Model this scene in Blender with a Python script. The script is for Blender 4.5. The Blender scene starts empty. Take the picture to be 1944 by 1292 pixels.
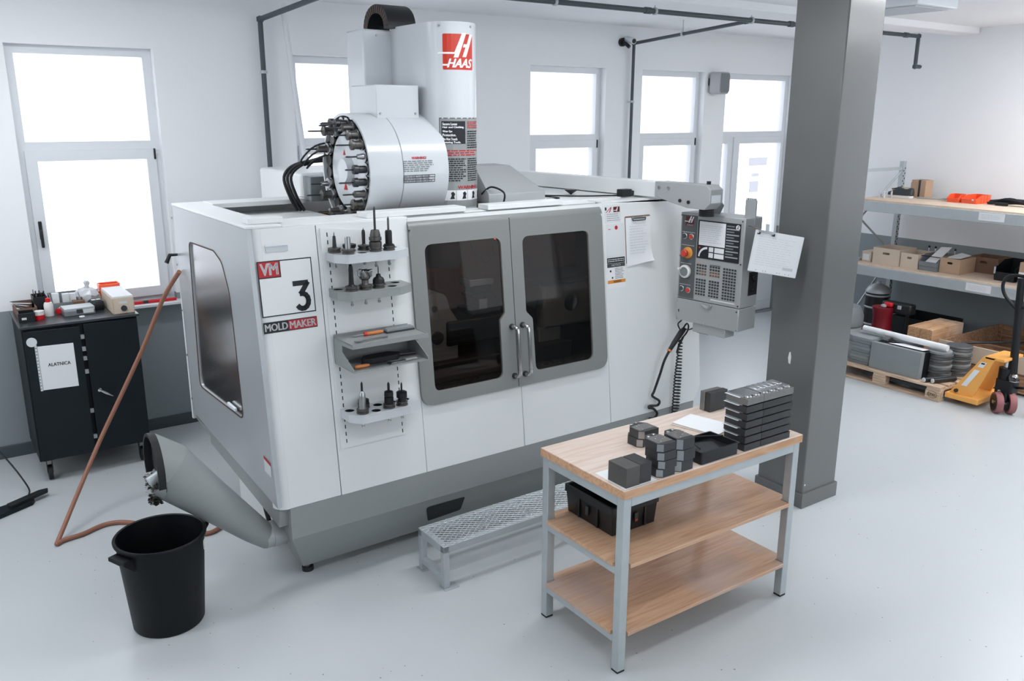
import bpy, bmesh, math, random
from mathutils import Vector, Matrix
from mathutils.geometry import tessellate_polygon
random.seed(7)
S = bpy.context.scene
COL = S.collection
PI = math.pi

# ------------------------------------------------------------------ camera, world, lights, exposure
cam_d = bpy.data.cameras.new('camera')
cam = bpy.data.objects.new('camera', cam_d); COL.objects.link(cam)
cam_d.sensor_width = 36.0
cam_d.lens = 36.0 * 1616.31 / 1944.0
cam_d.clip_start = 0.05; cam_d.clip_end = 200
cam.location = (0, 0, 2.6)
cam.rotation_mode = 'QUATERNION'
_y, _t, _r = math.radians(-34.976), math.radians(14.9074), math.radians(0.154)
_fw = Vector((-math.sin(_y)*math.cos(_t), math.cos(_y)*math.cos(_t), -math.sin(_t)))
_rt0 = Vector((math.cos(_y), math.sin(_y), 0)); _up0 = _rt0.cross(_fw)
_rt = math.cos(_r)*_rt0 + math.sin(_r)*_up0; _up = -math.sin(_r)*_rt0 + math.cos(_r)*_up0
cam.rotation_quaternion = Matrix((_rt, _up, -_fw)).transposed().to_quaternion()
S.camera = cam

world = bpy.data.worlds.new('overcast_sky'); S.world = world
world.use_nodes = True
_bg = world.node_tree.nodes['Background']
_bg.inputs['Color'].default_value = (0.92, 0.95, 1.0, 1)
_bg.inputs['Strength'].default_value = 2.2

S.view_settings.view_transform = 'Standard'
S.view_settings.look = 'None'
S.view_settings.gamma = 1.0
S.view_settings.exposure = 0.0
S.view_settings.use_curve_mapping = False
FILL_STRENGTH = 22.0

# ------------------------------------------------------------------ helpers
def lin(c):
    out = []
    for v in c[:3]:
        v = v/255.0
        out.append(v/12.92 if v <= 0.04045 else ((v+0.055)/1.055)**2.4)
    return (out[0], out[1], out[2], 1.0)

MATS = {}
def mat(name, rgb, rough=0.5, metal=0.0, var=0.06, scale=6.0, bump=0.0, bscale=300.0, spec=0.5, coat=0.0):
    m = bpy.data.materials.new(name); m.use_nodes = True
    nt = m.node_tree; b = nt.nodes['Principled BSDF']
    b.inputs['Roughness'].default_value = rough; b.inputs['Metallic'].default_value = metal
    b.inputs['Specular IOR Level'].default_value = spec
    b.inputs['Coat Weight'].default_value = coat
    c = lin(rgb)
    tc = nt.nodes.new('ShaderNodeTexCoord')
    nz = nt.nodes.new('ShaderNodeTexNoise'); nz.inputs['Scale'].default_value = scale; nz.inputs['Detail'].default_value = 5
    nt.links.new(tc.outputs['Object'], nz.inputs['Vector'])
    mx = nt.nodes.new('ShaderNodeMix'); mx.data_type = 'RGBA'
    mx.inputs[6].default_value = tuple(min(1, v*(1-var)) for v in c[:3])+(1,)
    mx.inputs[7].default_value = tuple(min(1, v*(1+var)) for v in c[:3])+(1,)
    nt.links.new(nz.outputs['Fac'], mx.inputs[0]); nt.links.new(mx.outputs[2], b.inputs['Base Color'])
    if bump:
        n2 = nt.nodes.new('ShaderNodeTexNoise'); n2.inputs['Scale'].default_value = bscale; n2.inputs['Detail'].default_value = 2
        nt.links.new(tc.outputs['Object'], n2.inputs['Vector'])
        bp = nt.nodes.new('ShaderNodeBump'); bp.inputs['Strength'].default_value = bump; bp.inputs['Distance'].default_value = 0.002
        nt.links.new(n2.outputs['Fac'], bp.inputs['Height']); nt.links.new(bp.outputs['Normal'], b.inputs['Normal'])
    MATS[name] = m
    return m

def wood(name, light, dark, axis=0, rough=0.45, scale=1.0, stain=None):
    m = bpy.data.materials.new(name); m.use_nodes = True
    nt = m.node_tree; b = nt.nodes['Principled BSDF']; b.inputs['Roughness'].default_value = rough
    tc = nt.nodes.new('ShaderNodeTexCoord'); mp = nt.nodes.new('ShaderNodeMapping')
    sc = [14*scale]*3; sc[axis] = 1.1*scale; mp.inputs['Scale'].default_value = sc
    nt.links.new(tc.outputs['Object'], mp.inputs['Vector'])
    nz = nt.nodes.new('ShaderNodeTexNoise'); nz.inputs['Scale'].default_value = 1.6; nz.inputs['Detail'].default_value = 7; nz.inputs['Distortion'].default_value = 2.2
    nt.links.new(mp.outputs['Vector'], nz.inputs['Vector'])
    cr = nt.nodes.new('ShaderNodeValToRGB'); cr.color_ramp.elements[0].color = lin(dark); cr.color_ramp.elements[1].color = lin(light)
    cr.color_ramp.elements[0].position = 0.3; cr.color_ramp.elements[1].position = 0.62
    nt.links.new(nz.outputs['Fac'], cr.inputs['Fac'])
    out = cr.outputs['Color']
    if stain:
        n2 = nt.nodes.new('ShaderNodeTexNoise'); n2.inputs['Scale'].default_value = 2.6; n2.inputs['Detail'].default_value = 3
        nt.links.new(tc.outputs['Object'], n2.inputs['Vector'])
        c2 = nt.nodes.new('ShaderNodeValToRGB'); c2.color_ramp.elements[0].position = 0.5; c2.color_ramp.elements[1].position = 0.72
        c2.color_ramp.elements[0].color = (0, 0, 0, 1); c2.color_ramp.elements[1].color = (0.75, 0.75, 0.75, 1)
        nt.links.new(n2.outputs['Fac'], c2.inputs['Fac'])
        mx = nt.nodes.new('ShaderNodeMix'); mx.data_type = 'RGBA'; mx.inputs[7].default_value = lin(stain)
        nt.links.new(c2.outputs['Color'], mx.inputs[0]); nt.links.new(out, mx.inputs[6]); out = mx.outputs[2]
    nt.links.new(out, b.inputs['Base Color'])
    bp = nt.nodes.new('ShaderNodeBump'); bp.inputs['Strength'].default_value = 0.15; bp.inputs['Distance'].default_value = 0.002
    nt.links.new(nz.outputs['Fac'], bp.inputs['Height']); nt.links.new(bp.outputs['Normal'], b.inputs['Normal'])
    MATS[name] = m
    return m

def glassy(name, tint, refl=0.06, rough=0.0, darken=1.0):
    m = bpy.data.materials.new(name); m.use_nodes = True
    nt = m.node_tree; nt.nodes.remove(nt.nodes['Principled BSDF']); out = nt.nodes['Material Output']
    tr = nt.nodes.new('ShaderNodeBsdfTransparent'); tr.inputs['Color'].default_value = tint
    gl = nt.nodes.new('ShaderNodeBsdfGlossy'); gl.inputs['Roughness'].default_value = rough
    lw = nt.nodes.new('ShaderNodeFresnel'); lw.inputs['IOR'].default_value = 1.45
    mm = nt.nodes.new('ShaderNodeMath'); mm.operation = 'MULTIPLY'; mm.inputs[1].default_value = refl/0.04
    nt.links.new(lw.outputs['Fac'], mm.inputs[0]); mm.use_clamp = True
    ge = nt.nodes.new('ShaderNodeNewGeometry'); iv = nt.nodes.new('ShaderNodeMath'); iv.operation = 'SUBTRACT'; iv.inputs[0].default_value = 1.0
    nt.links.new(ge.outputs['Backfacing'], iv.inputs[1]); m2 = nt.nodes.new('ShaderNodeMath'); m2.operation = 'MULTIPLY'
    nt.links.new(mm.outputs[0], m2.inputs[0]); nt.links.new(iv.outputs[0], m2.inputs[1]); mm = m2
    mx = nt.nodes.new('ShaderNodeMixShader'); nt.links.new(mm.outputs[0], mx.inputs[0])
    nt.links.new(tr.outputs[0], mx.inputs[1]); nt.links.new(gl.outputs[0], mx.inputs[2]); nt.links.new(mx.outputs[0], out.inputs['Surface'])
    MATS[name] = m
    return m

def emit(name, rgb, strength):
    m = bpy.data.materials.new(name); m.use_nodes = True
    b = m.node_tree.nodes['Principled BSDF']
    b.inputs['Base Color'].default_value = lin(rgb); b.inputs['Emission Color'].default_value = lin(rgb); b.inputs['Emission Strength'].default_value = strength
    MATS[name] = m
    return m

def link(o, parent=None):
    COL.objects.link(o)
    if parent is not None: o.parent = parent
    return o

def tag(o, label, cat, group=None):
    o['label'] = label; o['category'] = cat
    if group: o['group'] = group
    return o

def thing(name, label, cat, loc=(0, 0, 0), rz=0.0, group=None):
    o = bpy.data.objects.new(name, None); link(o); o.empty_display_size = 0.1
    o.location = loc; o.rotation_euler = (0, 0, rz)
    return tag(o, label, cat, group)

def struct(o):
    o['kind'] = 'structure'; return o

def stuff(o):
    o['kind'] = 'stuff'; return o

class MB:
    def __init__(s): s.v = []; s.f = []; s.holed = False
    def add(s, vs, fs):
        n = len(s.v); s.v += [tuple(p) for p in vs]; s.f += [tuple(i+n for i in f) for f in fs]; return s
    def box(s, x0, y0, z0, x1, y1, z1, M=None):
        vs = [Vector(p) for p in ((x0,y0,z0),(x1,y0,z0),(x1,y1,z0),(x0,y1,z0),(x0,y0,z1),(x1,y0,z1),(x1,y1,z1),(x0,y1,z1))]
        if M is not None: vs = [M @ p for p in vs]
        return s.add(vs, [(0,3,2,1),(4,5,6,7),(0,1,5,4),(1,2,6,5),(2,3,7,6),(3,0,4,7)])
    def ring(s, rings, cap0=True, cap1=True, closed=False):
        n = len(rings[0]); vs = [p for r in rings for p in r]; fs = []
        m = len(rings)
        for i in range(m if closed else m-1):
            a = i*n; b = ((i+1) % m)*n
            for j in range(n):
                k = (j+1) % n; fs.append((a+j, a+k, b+k, b+j))
        if not closed:
            if cap0: fs.append(tuple(range(n-1, -1, -1)))
            if cap1: fs.append(tuple((m-1)*n+j for j in range(n)))
        return s.add(vs, fs)
    def cyl(s, p0, p1, r0, r1=None, n=16, cap=True):
        p0 = Vector(p0); p1 = Vector(p1); r1 = r0 if r1 is None else r1
        d = (p1-p0).normalized(); a = d.orthogonal().normalized(); b = d.cross(a)
        R = [[p+(a*math.cos(t)+b*math.sin(t))*r for t in [2*PI*i/n for i in range(n)]] for p, r in ((p0, r0), (p1, r1))]
        return s.ring(R, cap, cap)
    def lathe(s, prof, o=(0,0,0), axis='z', n=20):   # prof: (r, h)
        o = Vector(o); rings = []
        for r, h in prof:
            r = max(r, 1e-4); ring = []
            for i in range(n):
                t = 2*PI*i/n; c, q = r*math.cos(t), r*math.sin(t)
                ring.append(o+(Vector((c, q, h)) if axis == 'z' else Vector((h, c, q)) if axis == 'x' else Vector((q, h, c))))
            rings.append(ring)
        return s.ring(rings)
    def tube(s, path, r, n=8, closed=False):
        P = [Vector(p) for p in path]; rings = []; prev = None
        m = len(P)
        for i, p in enumerate(P):
            d = (P[(i+1) % m]-P[i-1]) if closed else (P[min(i+1, m-1)]-P[max(i-1, 0)])
            d.normalize()
            if prev is None: a = d.orthogonal().normalized()
            else:
                a = prev-d*prev.dot(d)
                a = a.normalized() if a.length > 1e-6 else d.orthogonal().normalized()
            prev = a; b = d.cross(a); rr = r[i] if isinstance(r, (list, tuple)) else r
            rings.append([p+(a*math.cos(t)+b*math.sin(t))*rr for t in [2*PI*k/n for k in range(n)]])
        return s.ring(rings, closed=closed)
    def prism(s, poly, f0, f1, holes=()):   # poly in 2D; f0/f1 map (a, b) to 3D
        s.holed = s.holed or len(holes) > 0; loops = [poly]+list(holes); flat = [p for l in loops for p in l]; n = len(flat)
        tri = tessellate_polygon([[Vector((p[0], p[1], 0)) for p in l] for l in loops])
        vs = [f0(*p) for p in flat]+[f1(*p) for p in flat]; fs = []
        for t in tri:
            a, b, c = flat[t[0]], flat[t[1]], flat[t[2]]
            ccw = (b[0]-a[0])*(c[1]-a[1])-(b[1]-a[1])*(c[0]-a[0]) > 0
            t = t if ccw else (t[0], t[2], t[1])
            fs.append((t[0], t[2], t[1])); fs.append(tuple(i+n for i in t))
        k = 0
        for li, l in enumerate(loops):
            ar = sum(l[i][0]*l[(i+1) % len(l)][1]-l[(i+1) % len(l)][0]*l[i][1] for i in range(len(l)))
            for i in range(len(l)):
                a, b = k+i, k+(i+1) % len(l)
                if (ar > 0) != (li > 0): fs.append((a, b, b+n, a+n))
                else: fs.append((b, a, a+n, b+n))
            k += len(l)
        return s.add(vs, fs)
    def build(s, name, m, parent=None, bevel=0.0, smooth=True, seg=2, loc=None, rz=None, ang=35):
        me = bpy.data.meshes.new(name); me.from_pydata(s.v, [], s.f); me.update()
        bm = bmesh.new(); bm.from_mesh(me); bmesh.ops.recalc_face_normals(bm, faces=bm.faces); bm.to_mesh(me); bm.free()
        if smooth:
            me.polygons.foreach_set('use_smooth', [True]*len(me.polygons))
            try: me.set_sharp_from_angle(angle=math.radians(ang))
            except Exception: pass
        if m is not None: me.materials.append(MATS[m] if isinstance(m, str) else m)
        o = bpy.data.objects.new(name, me); link(o, parent)
        if bevel and not s.holed:
            md = o.modifiers.new('bevel', 'BEVEL'); md.width = bevel; md.segments = seg; md.limit_method = 'ANGLE'; md.angle_limit = math.radians(40)
            md.harden_normals = False
        if loc is not None: o.location = loc
        if rz is not None: o.rotation_euler = (0, 0, rz)
        return o

def box(name, m, parent, x0, y0, z0, x1, y1, z1, bevel=0.0, M=None, seg=2):
    return MB().box(x0, y0, z0, x1, y1, z1, M).build(name, m, parent, bevel, seg=seg)
def cyl(name, m, parent, p0, p1, r0, r1=None, n=16, bevel=0.0):
    return MB().cyl(p0, p1, r0, r1, n).build(name, m, parent, bevel)
def tube(name, m, parent, path, r, n=8):
    return MB().tube(path, r, n).build(name, m, parent)

def smooth_path(pts, k=6):
    P = [Vector(p) for p in pts]; out = []
    for i in range(len(P)-1):
        a, b, c, d = P[max(i-1, 0)], P[i], P[i+1], P[min(i+2, len(P)-1)]
        for j in range(k):
            t = j/k
            out.append(0.5*((2*b)+(c-a)*t+(2*a-5*b+4*c-d)*t*t+(3*b-a-3*c+d)*t**3))
    out.append(P[-1]); return out

def rpoly(pts, rad, k=5):
    """2-D polygon with filleted corners; rad: one radius or one for each corner"""
    n = len(pts); out = []
    for i in range(n):
        r = rad[i] if isinstance(rad, (list, tuple)) else rad
        p = Vector(pts[i]); a = Vector(pts[i-1])-p; b = Vector(pts[(i+1) % n])-p
        if r <= 0: out.append((p.x, p.y)); continue
        la, lb = a.length, b.length; a.normalize(); b.normalize()
        ang = math.acos(max(-1, min(1, a.dot(b)))); d = min(r/math.tan(ang/2), la*0.48, lb*0.48); r = d*math.tan(ang/2)
        t0 = p+a*d; t1 = p+b*d
        for j in range(k+1):
            t = j/k; q = t0*(1-t)**2+p*2*t*(1-t)+t1*t*t
            out.append((q.x, q.y))
    return out
def rect(x0, y0, x1, y1, r=0.0, k=4):
    p = [(x0, y0), (x1, y0), (x1, y1), (x0, y1)]
    return rpoly(p, r, k) if r else p
def circ(x, y, r, n=16): return [(x+r*math.cos(2*PI*i/n), y+r*math.sin(2*PI*i/n)) for i in range(n)]
def XY(z): return lambda a, b: Vector((a, b, z))
def XZ(y): return lambda a, b: Vector((a, y, b))
def YZ(x): return lambda a, b: Vector((x, a, b))

_TXT = {}
def text2d(s, bold=0.0, shear=0.0):
    key = (s, bold, shear)
    if key not in _TXT:
        cu = bpy.data.curves.new('t', 'FONT'); cu.body = s; cu.size = 1.0; cu.offset = bold; cu.shear = shear; cu.resolution_u = 3
        o = bpy.data.objects.new('t', cu); COL.objects.link(o)
        dg = bpy.context.evaluated_depsgraph_get(); dg.update(); me = o.evaluated_get(dg).to_mesh()
        vs = [(v.co.x, v.co.y) for v in me.vertices]; fs = [tuple(p.vertices) for p in me.polygons]
        o.evaluated_get(dg).to_mesh_clear(); bpy.data.objects.remove(o); bpy.data.curves.remove(cu)
        _TXT[key] = (vs, fs)
    return _TXT[key]
def text(name, m, parent, s, x0, y0, x1, y1, fn, bold=0.0, shear=0.0):
    """lettering fitted into the 2-D box x0..x1, y0..y1 and mapped by fn to 3-D"""
    vs, fs = text2d(s, 0.0, shear)
    ax, bx = min(v[0] for v in vs), max(v[0] for v in vs); ay, by = min(v[1] for v in vs), max(v[1] for v in vs)
    mb = MB(); e = bold*(y1-y0)       # weight: the same letters laid beside each other
    for dx, dy in (((0, 0),) if not bold else ((-e, 0), (0, e*.5), (e, 0), (0, -e*.5), (e*.5, e*.4), (-e*.5, -e*.4))):
        mb.add([fn(dx+x0+e+(v[0]-ax)/(bx-ax)*(x1-x0-2*e), dy+y0+(v[1]-ay)/(by-ay)*(y1-y0)) for v in vs], fs)
    return mb.build(name, m, parent, smooth=False)
def lines(name, m, parent, x0, x1, y0, y1, n, fn, seed=0, fill=0.55):
    """rows of unreadable fine print: short dashes of word length"""
    rnd = random.Random(seed); mb = MB(); h = (y1-y0)/n
    for i in range(n):
        y = y1-(i+0.5)*h; x = x0; end = x1-(x1-x0)*rnd.random()*0.3
        while x < end:
            w = (x1-x0)*(0.06+0.12*rnd.random()); w = min(w, end-x)
            mb.add([fn(x, y-h*fill/2), fn(x+w, y-h*fill/2), fn(x+w, y+h*fill/2), fn(x, y+h*fill/2)], [(0, 1, 2, 3)])
            x += w+(x1-x0)*0.025
    return mb.build(name, m, parent, smooth=False)
def flat(name, m, parent, poly, fn):
    tri = tessellate_polygon([[Vector((p[0], p[1], 0)) for p in poly]])
    return MB().add([fn(*p) for p in poly], [tuple(t) for t in tri]).build(name, m, parent, smooth=False)

def copy_tree(o, parent=None, label=None):
    c = o.copy(); COL.objects.link(c); c.parent = parent
    if label: c['label'] = label
    for ch in list(o.children): copy_tree(ch, c)
    return c
# ------------------------------------------------------------------ materials
mat('wall_white', (238, 240, 242), 0.75, var=0.02, scale=1.5, bump=0.05, bscale=120)
mat('ceiling_white', (240, 241, 244), 0.8, var=0.02)
mat('frame_white', (222, 226, 230), 0.35, var=0.01)
mat('machine_white', (222, 225, 225), 0.38, var=0.02, scale=3, bump=0.04, bscale=500)
mat('machine_gloss', (198, 203, 207), 0.2, var=0.01)
mat('machine_grey', (142, 146, 146), 0.42, var=0.03, scale=4, bump=0.05, bscale=500)
mat('door_grey', (126, 129, 128), 0.38, var=0.03, scale=4, bump=0.05, bscale=500)
mat('panel_dark', (92, 95, 97), 0.4, 0.3, var=0.06)
mat('panel_grey', (168, 171, 172), 0.4, 0.25, var=0.04)
mat('steel', (170, 172, 174), 0.28, 1.0, var=0.08, scale=20)
mat('steel_dark', (66, 68, 70), 0.38, 0.85, var=0.12, scale=20)
mat('steel_worn', (96, 94, 92), 0.4, 0.85, var=0.2, scale=12)
mat('chrome', (205, 205, 205), 0.12, 1.0, var=0.02)
mat('galvanised', (182, 189, 192), 0.4, 0.35, var=0.08, scale=14)
mat('iron_black', (22, 25, 28), 0.45, 0.3, var=0.2, scale=10)
mat('rubber', (14, 18, 21), 0.6, var=0.1)
mat('plastic_black', (15, 20, 24), 0.42, var=0.1, scale=5)
mat('plastic_dark', (46, 51, 55), 0.45, var=0.1)
mat('plastic_grey', (118, 124, 127), 0.45, var=0.06)
mat('cabinet_navy', (14, 24, 30), 0.5, var=0.08, scale=5, bump=0.05, spec=0.3)
mat('bucket_black', (7, 13, 17), 0.5, var=0.15, scale=4, bump=0.06, bscale=80, spec=0.25)
mat('column_grey', (98, 99, 99), 0.24, var=0.04, scale=3, bump=0.02, bscale=250, spec=0.9)
mat('pipe_grey', (70, 79, 84), 0.5, var=0.05)
mat('paper', (226, 228, 230), 0.8, var=0.01)
mat('paper_grey', (196, 201, 205), 0.8, var=0.02)
mat('print_black', (18, 24, 30), 0.6, var=0.0)
mat('print_grey', (120, 126, 130), 0.7, var=0.0)
mat('print_faint', (196, 200, 204), 0.7, var=0.0)
mat('print_white', (228, 229, 231), 0.6, var=0.0)
mat('print_red', (176, 22, 34), 0.5, var=0.02)
mat('print_maroon', (86, 18, 24), 0.5, var=0.02)
mat('logo_red', (190, 48, 26), 0.4, var=0.08, scale=3)
mat('print_orange', (215, 140, 50), 0.6, var=0.02)
mat('red_plastic', (208, 26, 38), 0.4, var=0.06)
mat('orange_plastic', (238, 92, 52), 0.4, var=0.06)
mat('button_red', (196, 60, 44), 0.35, var=0.05)
mat('button_orange', (226, 150, 60), 0.4, var=0.05)
mat('button_white', (224, 224, 222), 0.4, var=0.02)
mat('button_green', (60, 72, 70), 0.35, var=0.05)
mat('jack_yellow', (240, 172, 88), 0.45, var=0.06)
mat('wheel_red', (150, 92, 92), 0.55, var=0.1)
mat('cardboard', (178, 150, 126), 0.8, var=0.08, scale=8)
mat('cardboard_pale', (206, 190, 172), 0.8, var=0.06, scale=8)
mat('cardboard_dark', (120, 92, 76), 0.8, var=0.1, scale=8)
mat('hose_brown', (146, 98, 78), 0.45, var=0.1)
mat('tag_white', (212, 216, 218), 0.5, var=0.02)
mat('slate', (132, 137, 139), 0.7, var=0.06, scale=10)
mat('brown_inside', (150, 100, 66), 0.45, 0.2, var=0.25, scale=4)
mat('inside_dark', (60, 60, 62), 0.5, 0.2, var=0.2, scale=5)
mat('seal_brown', (74, 52, 46), 0.6, var=0.1)
mat('red_can', (118, 10, 28), 0.45, var=0.08)
mat('bag_plastic', (205, 208, 212), 0.2, var=0.08, scale=20, bump=0.6, bscale=30)
mat('orange_wood', (196, 118, 62), 0.45, var=0.12, scale=15)
mat('pale_wood', (206, 190, 172), 0.6, var=0.06, scale=9)
wood('table_top', (216, 202, 192), (204, 182, 166), 0, 0.4)
wood('shelf_wood', (206, 170, 140), (184, 142, 112), 0, 0.3, stain=(186, 168, 160))
wood('edge_wood', (208, 166, 132), (184, 138, 104), 0, 0.5)
mat('steel_plate', (132, 131, 129), 0.36, 0.7, var=0.12, scale=25)
mat('steel_bar', (64, 66, 68), 0.42, 0.5, var=0.12, scale=18)
mat('steel_block', (86, 84, 82), 0.5, 0.4, var=0.25, scale=14)
mat('chain_brown', (72, 58, 52), 0.7, var=0.3, scale=40)
mat('speaker_light', (176, 178, 180), 0.5)
mat('disc_grey', (100, 103, 104), 0.5, 0.4, var=0.15, scale=12)
wood('pallet_wood', (208, 184, 160), (156, 126, 100), 1, 0.7)
wood('crate_wood', (176, 138, 108), (112, 80, 60), 1, 0.7)
wood('plank_wood', (212, 172, 134), (168, 120, 84), 0, 0.65, stain=(225, 205, 190))
wood('shelf_board', (222, 204, 186), (196, 170, 146), 1, 0.7, scale=3)
glassy('window_glass', (0.97, 0.97, 0.99, 1), 0.04)
glassy('door_glass', (0.64, 0.62, 0.61, 1), 0.03, 0.02)
mat('cabinet_top', (62, 68, 72), 0.28, 0.4, var=0.15, scale=6)
glassy('side_glass', (0.14, 0.15, 0.16, 1), 0.3, 0.2)
mat('side_satin', (176, 181, 184), 0.3, 0.25, var=0.03, scale=3, spec=0.7)
emit('fill_lamp_light', (250, 252, 255), FILL_STRENGTH)
emit('added_work_lamp', (255, 210, 165), 8.0)
emit('led_red', (255, 90, 50), 3.0)

m = bpy.data.materials.new('thin_paper'); m.use_nodes = True; nt = m.node_tree
tl = nt.nodes.new('ShaderNodeBsdfTranslucent'); tl.inputs['Color'].default_value = (.82, .83, .86, 1); df = nt.nodes.new('ShaderNodeBsdfDiffuse'); df.inputs['Color'].default_value = (.8, .8, .83, 1)
mxs = nt.nodes.new('ShaderNodeMixShader'); mxs.inputs[0].default_value = .35; nt.links.new(tl.outputs[0], mxs.inputs[1]); nt.links.new(df.outputs[0], mxs.inputs[2]); nt.links.new(mxs.outputs[0], nt.nodes['Material Output'].inputs['Surface'])
MATS['thin_paper'] = m
# floor: pale epoxy with dark specks, semi-gloss
m = mat('floor_epoxy', (191, 196, 198), 0.28, var=0.03, scale=0.8, spec=0.5)
nt = m.node_tree; b = nt.nodes['Principled BSDF']
tc = nt.nodes.new('ShaderNodeTexCoord'); vo = nt.nodes.new('ShaderNodeTexVoronoi'); vo.inputs['Scale'].default_value = 16
nt.links.new(tc.outputs['Object'], vo.inputs['Vector'])
wn = nt.nodes.new('ShaderNodeTexWhiteNoise'); nt.links.new(vo.outputs['Position'], wn.inputs['Vector'])
mu = nt.nodes.new('ShaderNodeMath'); mu.operation = 'MULTIPLY'; mu.inputs[1].default_value = 0.075; nt.links.new(wn.outputs['Value'], mu.inputs[0])
lt = nt.nodes.new('ShaderNodeMath'); lt.operation = 'LESS_THAN'
nt.links.new(vo.outputs['Distance'], lt.inputs[0]); nt.links.new(mu.outputs[0], lt.inputs[1])
old = b.inputs['Base Color'].links[0].from_socket
mx = nt.nodes.new('ShaderNodeMix'); mx.data_type = 'RGBA'; mx.inputs[7].default_value = lin((120, 118, 112))
nt.links.new(lt.outputs[0], mx.inputs[0]); nt.links.new(old, mx.inputs[6]); nt.links.new(mx.outputs[2], b.inputs['Base Color'])
nr = nt.nodes.new('ShaderNodeTexNoise'); nr.inputs['Scale'].default_value = 1.3; nr.inputs['Detail'].default_value = 6
nt.links.new(tc.outputs['Object'], nr.inputs['Vector'])
mr = nt.nodes.new('ShaderNodeMapRange'); mr.inputs['To Min'].default_value = 0.2; mr.inputs['To Max'].default_value = 0.42
nt.links.new(nr.outputs['Fac'], mr.inputs['Value']); b.inputs['Roughness'].default_value = .3

# wall paint: white above, grey dado to 1.152 m
m = mat('wall_dado', (238, 240, 242), 0.7, var=0.02, scale=1.5, bump=0.05, bscale=120)
nt = m.node_tree; b = nt.nodes['Principled BSDF']
geo = nt.nodes.new('ShaderNodeNewGeometry'); sx = nt.nodes.new('ShaderNodeSeparateXYZ'); nt.links.new(geo.outputs['Position'], sx.inputs[0])
lt = nt.nodes.new('ShaderNodeMath'); lt.operation = 'LESS_THAN'; lt.inputs[1].default_value = 1.152; nt.links.new(sx.outputs['Z'], lt.inputs[0])
old = b.inputs['Base Color'].links[0].from_socket
mx = nt.nodes.new('ShaderNodeMix'); mx.data_type = 'RGBA'; mx.inputs[7].default_value = lin((138, 147, 150))
nt.links.new(lt.outputs[0], mx.inputs[0]); nt.links.new(old, mx.inputs[6]); nt.links.new(mx.outputs[2], b.inputs['Base Color'])

# ------------------------------------------------------------------ the room
X0, X1, Y0, Y1, ZC = -3.2, 9.83, -3.2, 7.31, 3.52
struct(box('floor', 'floor_epoxy', None, X0-.3, Y0-.3, -0.15, X1+.3, Y1+.3, 0))
struct(box('ceiling', 'ceiling_white', None, X0-.3, Y0-.3, ZC, X1+.3, Y1+.3, ZC+.2))
holes = [rect(a, 1.10, a+1.01, 3.08) for a in (0.69, 2.82, 5.335, 6.88)]+[rect(8.26, 0.01, 9.53, 3.08)]
struct(MB().prism(rect(X0-.3, 0, X1+.3, ZC), XZ(Y1), XZ(Y1+.26), holes).build('wall_back', 'wall_dado'))
struct(box('wall_right', 'wall_dado', None, X1, Y0-.3, 0, X1+.3, Y1, ZC))
FW = [X0+2.7+i*2.6 for i in range(4)]       # windows of the wall behind the camera
struct(MB().prism(rect(X0, 0, X1, ZC), XZ(Y0-.3), XZ(Y0), [rect(a, 1.0, a+2.1, 3.08) for a in FW]).build('wall_front', 'wall_dado'))
LW = [Y0+5.6+i*2.55 for i in range(2)]
struct(MB().prism(rect(Y0-.3, 0, Y1, ZC), YZ(X0-.3), YZ(X0), [rect(a, 1.0, a+2.2, 3.2) for a in LW]).build('wall_left', 'wall_dado'))
for i, a in enumerate(FW): struct(MB().prism(rect(a, 1.0, a+2.1, 3.08), XZ(Y0-.2), XZ(Y0-.12), [rect(a+.06, 1.06, a+2.04, 2.3), rect(a+.06, 2.38, a+2.04, 3.02)]).build('window_%d' % (i+5), 'frame_white'))
for i, a in enumerate(LW): struct(MB().prism(rect(a, 1.0, a+2.2, 3.2), YZ(X0-.2), YZ(X0-.12), [rect(a+.06, 1.06, a+2.14, 2.3), rect(a+.06, 2.38, a+2.14, 3.14)]).build('window_%d' % (i+9), 'frame_white'))
bb = MB().box(X0, Y1-.014, 0, 8.24, Y1, .10).box(9.55, Y1-.014, 0, X1, Y1, .10)
struct(bb.build('baseboard_back', 'pipe_grey', bevel=.004))
struct(box('baseboard_right', 'pipe_grey', None, X1-.014, Y0, 0, X1, Y1-.02, .10, .004))
# shallow beam under the ceiling, parallel to the back wall
struct(box('trim_1', 'ceiling_white', None, X0, 5.15, 3.455, X1, 5.42, ZC+.02, .01))

def window(n, x0, sill=True):
    w = bpy.data.objects.new('window_%d' % n, None); link(w); w.location = (x0, Y1, 0); struct(w)
    ya, yb = .085, .15
    MB().prism(rect(0, 1.10, 1.01, 3.08), XZ(ya), XZ(yb), [rect(.062, 2.385, .945, 3.018), rect(.05, 1.15, .965, 2.318)]).build('frame', 'frame_white', w, .006)
    s = MB().prism(rect(.045, 1.14, .97, 2.322), XZ(ya-.02), XZ(yb-.012), [rect(.125, 1.215, .90, 2.243)]).build('sash', 'frame_white', w, .006)
    box('handle_plate', 'plastic_black', s, .07, ya-.03, 1.66, .095, ya-.02, 1.80, .004)
    box('handle', 'plastic_black', s, .072, ya-.055, 1.60, .093, ya-.03, 1.74, .008)
    box('hinge', 'plastic_black', s, .955, ya-.03, 2.24, .97, ya-.02, 2.325, .003)
    box('pane', 'window_glass', w, .062, .118, 2.385, .945, .124, 3.018)
    box('pane', 'window_glass', s, .125, .10, 1.215, .90, .106, 2.243)
    if sill: box('window_sill', 'frame_white', w, -.05, -.11, 1.075, 1.06, .085, 1.10, .005)
    return w
for i, a in enumerate((0.69, 2.82, 5.335, 6.88)): window(i+1, a)

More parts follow.
